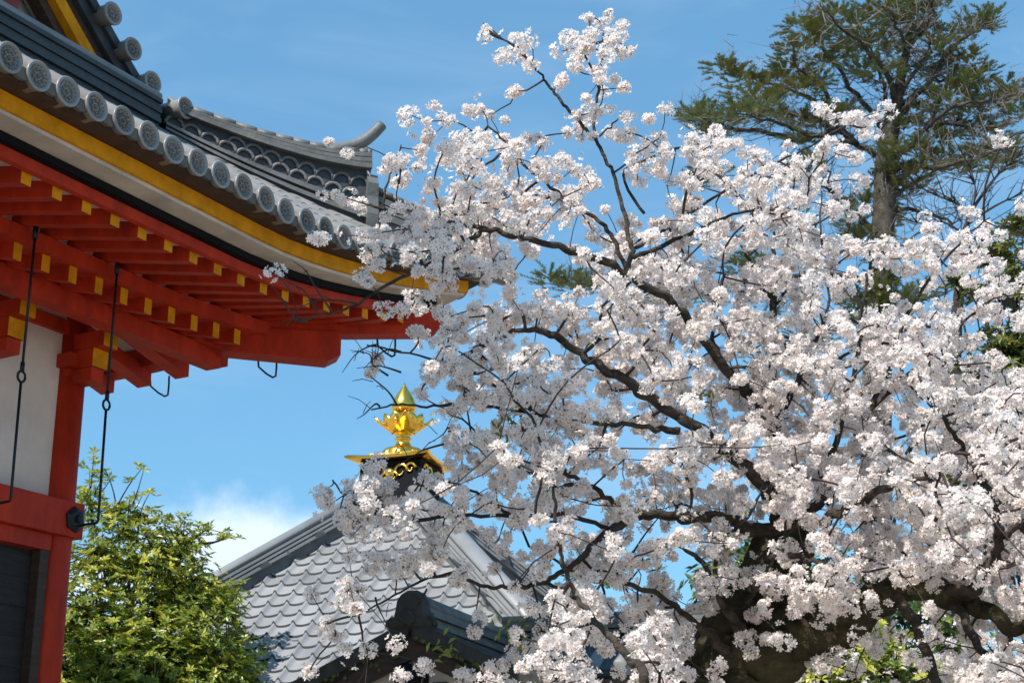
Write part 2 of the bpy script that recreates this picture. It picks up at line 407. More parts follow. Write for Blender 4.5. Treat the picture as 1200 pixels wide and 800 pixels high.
end_disc(X(.02, -.16, 6.09+E(-.2)), (u*.93+n*.35).normalized(), .105, length=.4)
# pendant tiles between the discs
for side in (0, 1):
    mb = MB()
    for s in sk:
        if s < END[side]+.2: break
        sc = s-.1215; rings = []
        for b in (-.015, -.045):
            lo = [XS(side, sc+.105*math.cos(math.pi*(1+k/10)), b, 6.085+ES(side, sc)+.09*math.sin(math.pi*(1+k/10))) for k in range(11)]
            hi = [XS(side, sc+.105*math.cos(math.pi*(1+k/10)), b, 6.115+ES(side, sc)+.04*math.sin(math.pi*(1+k/10))) for k in range(11)]
            rings.append(lo+hi[::-1])
        if side == 0: rings = [q[::-1] for q in rings]
        mb.loft(rings)
    mb.build('pendant_tile_row', M['tile_face'], hall)
# --- hip ridge: stack of ridge tiles with an openwork band and a curled end
def hpt(t, z, off=0): return X(0, 0, 0)+hp_dir*t+hp_side*off+ZU*z
TOP = [(-3.0, 7.885), (-2.6, 7.79), (-2.22, 7.715), (-1.9, 7.675), (-1.61, 7.655), (-1.31, 7.67), (-1.2, 7.69)]
tops = [tuple(q) for q in catmull(TOP, 4)]
def hbase(t): d = -t/math.sqrt(2); return roofz(-d, d)-.02
def band(mb, z_lo, z_hi, hw, mi=0, frac=True, tt=tops, base=None):
    rings = []
    for t, zt in tt:
        zb = (base or hbase)(t); h = zt-zb
        a, b_ = zb+z_lo*h, zb+z_hi*h
        rings.append([hpt(t, a, -hw), hpt(t, a, hw), hpt(t, b_, hw), hpt(t, b_, -hw)])
    mb.loft(rings, mi)
mb = MB()
band(mb, -.1, .26, .10, 1); band(mb, .10, .16, .135); band(mb, .20, .27, .145)
band(mb, .27, .66, .07, 1)
band(mb, .66, .72, .145); band(mb, .735, .785, .13); band(mb, .80, .85, .12)
hr = mb.build('hip_ridge', [M['tile_old'], M['tile_dark']], hall)
mb = MB()   # rounded cap tiles, in lengths
for (t, zt), (t2, zt2) in zip(tops[:-1:2], tops[2::2]+[tops[-1]]):
    h1, h2 = (zt-hbase(t)), (zt2-hbase(t2)); rings = []
    for tt, z, h, r in ((t, zt, h1, .103), (t2+.004, zt2, h2, .101)):
        rings.append([hpt(tt, z-.15*h+r*.75*math.sin(math.pi*k/10), r*math.cos(math.pi*k/10)) for k in range(11)])
    mb.loft(rings, 0, True, True)
mb.build('ridge_cap', M['tile_old'], hall)
mb = MB()   # openwork arcs (overlapping half rings)
t = -2.93
while t < -1.32:
    zt = np.interp(t, [q[0] for q in tops], [q[1] for q in tops]); zb = hbase(t); h = zt-zb
    dz = (np.interp(t+.1, [q[0] for q in tops], [q[1] for q in tops])-np.interp(t-.1, [q[0] for q in tops], [q[1] for q in tops]))/.2
    for row in range(2 if t > -2.6 else 1):
        tt = t+(.075 if row else 0)
        for sgn in (-1, 1):
            pts = [hpt(tt+.078*math.cos(math.pi*k/8), zb+h*(.28+.17*row)+(.02 if row == 0 else 0)+.085*math.sin(math.pi*k/8)+dz*(tt+.078*math.cos(math.pi*k/8)-t), sgn*.083) for k in range(9)]
            mb.tube(pts, .017, 5)
    t += .155
mb.build('openwork_tile', M['tile_old'], hall)
# ridge-end plate and horn
mb = MB(); zb = hbase(-1.2)
prof = [(-.17, -.05), (.17, -.05), (.19, .12), (.15, .3), (.17, .42), (.09, .53), (-.09, .53), (-.17, .42), (-.15, .3), (-.19, .12)]
mb.loft([[hpt(-1.24, zb+z, o) for o, z in prof], [hpt(-1.14, zb+z*.98, o*.96) for o, z in prof]])
mb.build('ridge_end_tile', M['tile_old'], hall)
mb = MB()
pts = [hpt(-1.8, 7.57), hpt(-1.55, 7.585), hpt(-1.38, 7.635), hpt(-1.26, 7.71), hpt(-1.17, 7.80), hpt(-1.10, 7.89)]
mb.tube(catmull(pts, 3), list(np.linspace(.066, .050, 16)), 14); mb.build('ridge_horn', M['tile_old'], hall)
# lower hip ridge to the corner
low = [(-1.15, 7.28), (-.9, 7.18), (-.6, 7.08), (-.35, 7.05), (-.12, 7.07)]
lows = [tuple(q) for q in catmull(low, 3)]
mb = MB()
for z0, z1, hw in ((-.15, .3, .1), (.28, .42, .13), (.46, .58, .12), (.62, .74, .11)): band(mb, z0, z1, hw, 0, True, lows)
for (t, zt), (t2, zt2) in zip(lows[:-1], lows[1:]):
    rings = [[hpt(tt, z-.07+r*.75*math.sin(math.pi*k/10), r*math.cos(math.pi*k/10)) for k in range(11)] for tt, z, r in ((t, zt, .1), (t2+.003, zt2, .095))]
    mb.loft(rings, 0, True, True)
mb.build('lower_hip_ridge', M['tile_old'], hall)
mb = MB()
mb.loft([[hpt(-.16, 6.62+z*.85, o*.8) for o, z in prof], [hpt(-.07, 6.62+z*.83, o*.78) for o, z in prof]])
pts = [hpt(-.4, 7.06), hpt(-.22, 7.09), hpt(-.1, 7.17), hpt(-.02, 7.28), hpt(.03, 7.38)]
mb.tube(catmull(pts, 3), list(np.linspace(.075, .06, 13)), 12); mb.build('corner_ridge_end', M['tile_old'], hall)
# --- gable
SC = -4.9                                                    # gable centre line
def vz(s):                                                    # verge line height (disc centres)
    d = -2.11-s; return 7.74+.68*d+.075*d*d
mb = MB()   # level ridge at the foot of the gable
for z0, z1, pf in ((7.40, 7.52, .0), (7.525, 7.565, .03), (7.57, 7.61, .015), (7.615, 7.655, .03), (7.66, 7.70, .015), (7.705, 7.745, .035)):
    a0, a1 = X(2*SC+2.3, -2.1, 0), X(-2.36, -2.1, 0); mb.box((a0+a1)/2+ZU*((z0+z1)/2)+n*pf, (a1-a0)/2, n*.12, ZU*((z1-z0)/2), 0)
mb.build('gable_foot_ridge', M['tile_dark'], hall)
mb = MB(); a0, a1 = X(2*SC+2.3, -2.03, 7.785), X(-2.34, -2.03, 7.785); mb.tube([a0, a1], .055, 12); mb.build('gable_foot_cap', M['tile'], hall)
def mirror(s): return 2*SC-s
def slab(name, o0, o1, b0, b1, m, hi=0):
    """sloping band under the verge: o0..o1 = offsets below verge line (vertical)"""
    mb = MB()
    for sg in (0, 1):
        rows = []
        for i in range(15):
            s = -1.80+(SC+1.80)*i/14; ss = s if sg == 0 else mirror(s)
            rows.append([X(ss, b0, vz(s)-o1), X(ss, b0, vz(s)-o0), X(ss, b1, vz(s)-o0), X(ss, b1, vz(s)-o1)])
        if sg: rows = [r[::-1] for r in rows]
        mb.loft(rows)
    return mb.build(name, m, hall)
slab('upper_roof', -.02, .08, -2.16, -8.0, M['tile_dark'])
slab('verge_board', .082, .20, -2.2, -2.45, M['tile_dark'])
slab('verge_underboard', .202, .31, -2.26, -2.5, M['darkwood'])
slab('barge_board', .312, .46, -2.24, -2.34, M['ochre'])
slab('inner_barge_board', .462, .58, -2.32, -2.44, M['darkwood'])
mb = MB()
pts = [X(-2.3, -2.52, 7.6)]+[X(-1.98+(SC+1.98)*i/14, -2.52, vz(-1.98+(SC+1.98)*i/14)-.5) for i in range(2, 15)]
pts += [X(mirror(-1.98+(SC+1.98)*i/14), -2.52, vz(-1.98+(SC+1.98)*i/14)-.5) for i in range(13, 1, -1)]+[X(mirror(-2.3), -2.52, 7.6)]
back = [p-n*.1 for p in pts]; ids = [mb.vert(p) for p in pts]; jds = [mb.vert(p) for p in back]
mb.face(ids[::-1]); mb.face(jds)
mb.build('gable_panel', mat('weathered_gable_board', (.40, .38, .37), .85, col2=(.20, .18, .175), scale=4, stretch=(1, 1, 6)), hall)
mb = MB()
for sx, hw in ((-3.72, .11), (SC, .14), (mirror(-3.72), .11)):
    s = sx if sx > SC else mirror(sx)
    zt = vz(max(s, SC))-.62
    mb.box(X(sx, -2.47, (7.6+zt)/2), u*hw, n*.06, ZU*((zt-7.6)/2))
mb.build('gable_strut', mat('dull_red_wood', (.22, .035, .03), .7, var=.3), hall)
s = -1.85
while s > SC-.05:
    for ss in ({s, mirror(s)}): end_disc(X(ss, -2.06+(.15 if s > -2.2 else 0), vz(s)+(.02 if s > -2.2 else 0)), n, .102, 'verge_end_tile', .22)
    s -= .265
mb = MB()
for i, (z0, hw) in enumerate(((0, .16), (.12, .19), (.17, .16), (.29, .19), (.34, .15), (.46, .11))):
    mb.box(X(SC, -5, vz(SC)+z0+.05), n*2.9, u*hw, ZU*.06)
mb.build('main_ridge', M['tile_old'], hall)
# rain-gutter hooks under the far eave
def gutter_hook(b, a=-1.44, z=5.64):
    mb = MB(); pts = [X(a, b, z), X(a+.02, b, z-.10), X(a+.10, b+.03, z-.15), X(a+.17, b+.05, z-.17), X(a+.20, b+.06, z-.15), X(a+.205, b+.06, z-.06), X(a+.20, b+.06, z+.04)]
    mb.tube(pts, .010, 6); mb.build('gutter_hook', M['iron'], hall)
for b in (-3.48, -2.19, -.88, -4.78): gutter_hook(b, -.62, 5.97)
# --- hanging iron shutter rods
for i, (s, lab) in enumerate(((-4.25, 'black iron shutter rod hanging before the plaster wall, left of the corner pillar'), (-3.43, 'black iron shutter rod hanging from the eave just right of the corner pillar'))):
    mb = MB(); b = -1.28
    mb.tube([X(s, b, 5.86), X(s, b, 4.74)], .010, 8)
    mb.tube([X(s, b, 4.66), X(s+.01, b, 3.86), X(s+.01, b-.012, 3.845), X(s+.01, b-.2, 3.84)], .010, 8)
    mb.tube([X(s+.034*math.cos(t), b, 4.70+.038*math.sin(t)) for t in np.linspace(0, 2*math.pi, 17)], .009, 6)
    mb.tube([X(s, b, 5.80), X(s, b, 5.70)], .02, 8); mb.tube([X(s, b, 4.80), X(s, b, 4.74)], .016, 8)
    o = mb.build('hanging_rod', M['iron']); tag(o, lab, 'iron rod', 'iron shutter rods under the eave')
# ================================================================ PAVILION with gilded finial
PS = math.radians(18); pl = V((math.cos(PS), -math.sin(PS), 0)); pg = V((math.sin(PS), math.cos(PS), 0))   # right, away
fin = at(472, 543, 20); apex = at(461, 578, 20); far = at(472, 543, 22); AX = V((fin.x, fin.y, 0)); AZP = apex.z; PIT = .90
HALF = 3.1; PK = 1.1
pav = thing('pavilion', AX, 'square pavilion with silver tiled pyramid roof crowned by a golden finial', 'pavilion')
def PX(a, b, z): return AX+pl*a+pg*b+ZU*z
# tiled faces: real pan-tile profile, stepped courses
TW, TC = .24, .160
def tilegrid(mb, direction, sides, face_half, drop, z_top):
    """direction: outward horizontal; sides: horizontal along the eave"""
    nc = int(2*face_half/TW)+1
    for c in range(nc):
        x0 = -face_half+c*TW
        for r in range(int(face_half/TC)+1):
            d0, d1 = r*TC, (r+1)*TC+.02
            xm = x0+TW/2
            if abs(xm) > d1+TW*.4: continue
            rows = []
            for d, lift in ((d0, 0.0), (d1, .030)):
                row = []
                for k in range(13):
                    t = k/12; x = x0+t*TW
                    x = max(-d-.02, min(d+.02, x)) if False else x
                    row.append(AX+direction*d+sides*x+ZU*(z_top-drop*d+lift+.045*math.exp(-((t-.10)/.10)**2)+.022*(2*t-1)**2))
                rows.append(row)
            low = [p-ZU*.030 for p in rows[1]]
            # keep inside the hips
            if abs(x0) > d1 and abs(x0+TW) > d1: continue
            mb.grid(rows, 0, True); mb.grid([rows[1], low], 1, False)
for dr, sd in ((-pg, pl), (pl, pg), (-pl, -pg), (pg, -pl)):
    mb = MB(); tilegrid(mb, dr, sd, HALF, PIT, AZP-.05)
    # deck under the tiles
    mb.face([mb.vert(p) for p in (AX+ZU*(AZP-.12), AX+dr*HALF-sd*HALF+ZU*(AZP-.12-PIT*HALF), AX+dr*HALF+sd*HALF+ZU*(AZP-.12-PIT*HALF))], 1)
    mb.build('roof_slope', [M['tile_mod'], M['tile_dark']], pav)
for sx, sy in ((-1, -1), (1, -1), (1, 1), (-1, 1)):
    dh = pl*sx+pg*sy; sdv = V((dh.y, -dh.x, 0)).normalized(); mb = MB()
    def q(t, off, z): return AX+dh*t+sdv*off+ZU*(AZP-PIT*t+z)
    for z0, z1, hw, mi in ((-.12, .055, .11, 1), (.055, .095, .17, 0), (.097, .118, .125, 1), (.12, .15, .15, 0), (.152, .172, .12, 1), (.174, .21, .145, 0), (.212, .232, .11, 1)):
        mb.loft([[q(t, -hw, z0), q(t, hw, z0), q(t, hw, z1), q(t, -hw, z1)] for t in (.12, HALF)], mi)
    mb.loft([[q(t, .125*math.cos(math.pi*k/10), .234+.11*math.sin(math.pi*k/10)) for k in range(11)] for t in (.1, HALF)], 0, True, True)
    mb.build('hip_ridge', [M['tile_mod'], M['tile_old']], pav)
mb = MB(); ze = AZP-PIT*HALF
mb.loft([[PX(sx*h, sy*h, z) for sx, sy in ((-1, -1), (1, -1), (1, 1), (-1, 1))] for h, z in ((HALF-.2, ze-.22), (HALF-.04, ze-.13))]); mb.build('eave_board', M['darkwood'], pav)
mb = MB(); mb.loft([[PX(sx*2.2, sy*2.2, z) for sx, sy in ((-1, -1), (1, -1), (1, 1), (-1, 1))] for z in (0, ze+.3)]); mb.build('wall', M['white'], pav)
for sx in (-2.2, -.7, .7, 2.2):
    mb = MB(); mb.lathe(PX(sx, -2.22, 0), [(.13, 0), (.13, ze)], 14); mb.build('post', M['darkwood'], pav)
# finial
zP = fin.z
fo = MB()
mb = MB()   # square plate with lifted corners + dark box under it
H = .50
def platepts(hh, z, lift):
    r = []
    for a0, a1 in (((-1, -1), (1, -1)), ((1, -1), (1, 1)), ((1, 1), (-1, 1)), ((-1, 1), (-1, -1))):
        for k in range(8):
            t = k/8; x = a0[0]+(a1[0]-a0[0])*t; y = a0[1]+(a1[1]-a0[1])*t
            e = abs(2*t-1)**2.5
            r.append(PX(x*hh*(1+.10*e), y*hh*(1+.10*e), z+lift*e))
    return r
mb.loft([platepts(.40, zP-.05, 0), platepts(H, zP-.032, .015), platepts(H+.02, zP-.01, .02), platepts(H-.02, zP+.012, .02), platepts(.36, zP+.045, .0), platepts(.30, zP+.06, 0), platepts(.285, zP+.085, 0)])
finial = mb.build('finial', M['gold'], pav, label='gilded lotus finial with flaming jewel on a square plate')
mb = MB(); mb.loft([[PX(sx*.41, sy*.41, z) for sx, sy in ((-1, -1), (1, -1), (1, 1), (-1, 1))] for z in (AZP-.35, zP-.06)]); mb.build('finial_box', M['black'], finial)
for dr, sd in ((-pg, pl), (pl, pg), (-pl, -pg), (pg, -pl)):   # gilded scroll panel on each side of the box
    mb = MB(); c = AX+dr*.412+ZU*(zP-.22)
    for sg in (-1, 1):
        for R0, cx, cz in ((.10, .14, .02), (.075, .27, .05), (.06, .05, -.04)):
            pts = [c+dr*.012+sd*(sg*(cx+(R0*(1-k/22))*math.cos(k*.42)))+ZU*(cz+(R0*(1-k/22))*math.sin(k*.42)) for k in range(16)]
            mb.tube(pts, [.022-.001*k for k in range(16)], 5)
    mb.lathe(c+dr*.0, [(.07, 0), (.06, .03), (.02, .045)], 12, 0, dr); mb.build('scroll_panel', M['gold'], finial)
AXf = V((fin.x, fin.y, zP))
mb = MB()   # stepped dome base with petals
mb.lathe(AXf, [(.29, .03), (.285, .07), (.27, .14), (.24, .175), (.17, .19), (.13, .205), (.105, .235), (.085, .28), (.10, .30), (.115, .315), (.09, .33), (.10, .36), (.13, .385), (.135, .40)], 24)
for k in range(8):
    t = 2*math.pi*(k+.5)/8+PS; d = V((math.cos(t), math.sin(t), 0)); mb.lathe(AXf+d*.225+ZU*.035, [(.085, 0), (.09, .05), (.07, .10), (.03, .125)], 10)
mb.build('lotus_foot', M['gold'], finial)
def petal(mb, ang, r0, r1, z0, z1, wd, tip, thick=.02, cup=.4):
    d = V((math.cos(ang), math.sin(ang), 0)); s = V((-d.y, d.x, 0)); rings = []
    K = 9; J = 8
    for i in range(K):
        q = i/(K-1); r = r0+(r1-r0)*math.sin(q*math.pi/2)**1.2 if tip else r0+(r1-r0)*math.sin(q*math.pi*.62)
        z = z0+(z1-z0)*q; wv = wd*(math.sin(math.pi*min(1, .18+q*.82))**.7 if not tip else math.sin(math.pi*(.2+.8*q))**.9)+.004
        row = []
        for j in range(J+1):
            v = 2*j/J-1; row.append(AXf+d*(r-cup*wv*v*v)+s*(wv*v)+ZU*z)
        bk = [p-d*thick for p in row[::-1]]
        rings.append(row+bk)
    mb.loft(rings, 0, True, True)
mb = MB(); mb.lathe(AXf, [(.12, .40), (.19, .43), (.20, .46), (.17, .50), (.12, .54), (.10, .58)], 20); mb.build('lotus_cup', M['gold'], finial)
for k in range(8):
    mb = MB(); ang = 2*math.pi*k/8+PS+.1
    petal(mb, ang, .16, .275, .395, .635, .125, False)
    d = V((math.cos(ang), math.sin(ang), 0)); mb.lathe(AXf+d*.245+ZU*.52, [(.040, 0), (.03, .015), (.012, .024)], 10, 0, d)
    mb.build('lotus_petal', M['gold'], finial)
for k in range(4):
    mb = MB(); petal(mb, 2*math.pi*k/4+.12, .17, .385, .40, .61, .075, True, .018, .5); mb.build('pointed_leaf', M['gold'], finial)
mb = MB()
mb.lathe(AXf, [(.06, .56), (.075, .60), (.06, .63), (.10, .645), (.145, .69), (.157, .74), (.15, .80), (.122, .865), (.082, .935), (.045, .99), (.02, 1.035), (.004, 1.07)], 24)
for zz, rr in ((.70, .150), (.735, .157)): mb.tube([AXf+V((math.cos(t)*rr, math.sin(t)*rr, zz)) for t in np.linspace(0, 2*math.pi, 25)], .007, 5)
mb.build('jewel', M['gold'], finial)
pav.location = (far.x, far.y, -.16); pav.scale = (PK, PK, PK)       # the pavilion is a tenth larger than the pattern above
# ================================================================ GATE with mossy gable in front of the pavilion
gp = at(486, 712, 13.2); GB = V((gp.x, gp.y, 0)); GZ = gp.z; GP = .48; GW = 2.6; GL = 3.0
gate = thing('gate', GB, 'old plaster gabled gate with dark mossy tiled roof and curled ridge end', 'gate')
def GX(a, b, z): return GB+pl*a+pg*b+ZU*z
def gz(a): return GZ-.20-GP*abs(a)+.02*a*a
for sg, nm in ((-1, 'left'), (1, 'right')):
    mb = MB(); rows = [[GX(sg*GW*i/8, b, gz(GW*i/8)) for b in (-.02, GL)] for i in range(9)]
    low = [[p-ZU*.07 for p in r] for r in rows]
    mb.loft([[r[0], r[1], l[1], l[0]] for r, l in zip(rows, low)], 0)
    b = .14
    while b < GL:
        for i in range(9):
            a0, a1 = GW*i/9, GW*(i+1)/9+.01; rg = []
            for a, r in ((a0, .072), (a1, .078)):
                rg.append([GX(sg*a, b+r*math.cos(math.pi*k/8), gz(a)+r*math.sin(math.pi*k/8)) for k in range(9)])
            mb.loft(rg, 1, True, True)
        b += .25
    mb.build('roof_slope', [M['moss'], M['tile_old']], gate)
    # verge: edge tiles + barge boards
    mb = MB(); 
    mb.loft([[GX(sg*a, -.10, gz(a)-.02), GX(sg*a, .10, gz(a)-.02), GX(sg*a, .10, gz(a)+.10), GX(sg*a, -.02, gz(a)+.13), GX(sg*a, -.10, gz(a)+.10)] for a in np.linspace(.02, GW, 12)]); mb.build('verge_tile', M['moss'], gate)
    mb = MB(); mb.loft([[GX(sg*a, -.04, gz(a)-.21), GX(sg*a, .03, gz(a)-.21), GX(sg*a, .03, gz(a)-.07), GX(sg*a, -.04, gz(a)-.07)] for a in np.linspace(.0, GW, 12)]); mb.build('barge_board', M['darkwood'], gate)
    mb = MB()
    for k in range(70):   # tufts of moss along the verge
        a = random.uniform(.05, GW*.7); p = GX(sg*a, -.06-random.random()*.06, gz(a)-.03+random.uniform(-.16, .02)*(1 if random.random() < .6 else 0))
        mb.lathe(p, [(.005, -.02), (random.uniform(.012, .035), 0), (.004, .022)], 5)
    mo = mb.build('moss', M['moss2'], gate); mo['kind'] = 'stuff'
mb = MB()
for z0, z1, hw, mi in ((-.24, -.16, .14, 0), (-.155, -.12, .17, 0), (-.115, -.08, .14, 0), (-.075, -.04, .165, 0), (-.035, .0, .13, 0)):
    mb.box(GX(0, GL/2+.02, GZ+(z0+z1)/2), pg*(GL/2), pl*hw, ZU*((z1-z0)/2), mi)
mb.loft([[GX(.12*math.cos(math.pi*k/10), b, GZ+.0+.12*math.sin(math.pi*k/10)) for k in range(11)] for b in (.0, GL)], 0, True, True)
mb.build('ridge', M['tile_old'], gate)
mb = MB()
pr = [(-.30, -.30), (.30, -.30), (.36, -.22), (.27, -.18), (.24, -.05), (.22, .06), (.16, .14), (.07, .18), (-.07, .18), (-.16, .14), (-.22, .06), (-.24, -.05), (-.27, -.18), (-.36, -.22)]
pr = [(a*.60, z*.70+.01) for a, z in pr]
mb.loft([[GX(a*.92, .02, GZ+z) for a, z in pr], [GX(a, -.06, GZ+z) for a, z in pr], [GX(a*.8, -.13, GZ+z*.8) for a, z in pr]])
mb.lathe(GX(0, -.12, GZ-.10), [(.06, 0), (.06, .05), (.04, .06), (0, .045)], 16, 0, -pg)
for sg in (-1, 1):
    pts = [GX(sg*(.155+.05*math.cos(k*.6)*(1-k/14)), -.07, GZ-.16+.07*math.sin(k*.6)*(1-k/14)) for k in range(11)]; mb.tube(pts, .03, 6)
mb.build('ridge_end_tile', M['moss'], gate)
mb = MB(); pts = [(-GW*.8, 0), (GW*.8, 0), (GW*.8, gz(GW*.8)-.12), (0, gz(0)-.12), (-GW*.8, gz(GW*.8)-.12)]
mb.loft([[GX(a, .12, z) for a, z in pts], [GX(a, .22, z) for a, z in pts]]); mb.build('gable_wall', M['white'], gate)
mb = MB(); mb.lathe(GX(.0, .10, GZ-.56), [(.0, 0), (.10, 0), (.10, .30), (.0, .30)], 18, 0, -pg); mb.build('beam_end', M['black'], gate)
for a in (.20, -1.2, 1.5):
    mb = MB(); zt = gz(abs(a))-.3; mb.box(GX(a, .095, zt/2), pl*.06, pg*.03, ZU*(zt/2)); mb.build('post', M['darkwood'], gate)
# ================================================================ WALL with a tiled coping, behind the cherry
wp = at(700, 742, 15.2); WB = V((wp.x, wp.y, 0)); WZ = wp.z
wall = thing('tiled_wall', WB, 'plastered garden wall under a small dark tiled coping, behind the cherry boughs', 'wall')
def WX(a, b, z): return WB+pl*a+pg*b+ZU*z
mb = MB()
for sg in (-1, 1):
    mb.loft([[WX(a, sg*.0, WZ), WX(a, sg*.8, WZ-.42), WX(a, sg*.8, WZ-.48), WX(a, 0, WZ-.08)] for a in (-.9, 1.3)], 1)
    a = -.8
    while a < 1.3:
        mb.loft([[WX(a+.07*math.cos(math.pi*k/8), sg*d, WZ-.525*d+.07*math.sin(math.pi*k/8)) for k in range(9)] for d in (.05, .82)], 0, True, True); a += .24
mb.build('coping', [M['tile'], M['tile_dark']], wall)
mb = MB()
for z0, hw in ((.0, .13), (.05, .16), (.1, .12)): mb.box(WX(.2, 0, WZ+z0), pl*1.1, pg*hw, ZU*.02)
mb.loft([[WX(a, .09*math.cos(math.pi*k/8), WZ+.12+.08*math.sin(math.pi*k/8)) for k in range(9)] for a in (-.92, 1.32)], 0, True, True)
mb.build('coping_ridge', M['tile_old'], wall)
mb = MB(); mb.box(WX(.2, 0, (WZ-.45)/2), pl*1.0, pg*.25, ZU*((WZ-.45)/2)); mb.build('wall_body', M['white'], wall)
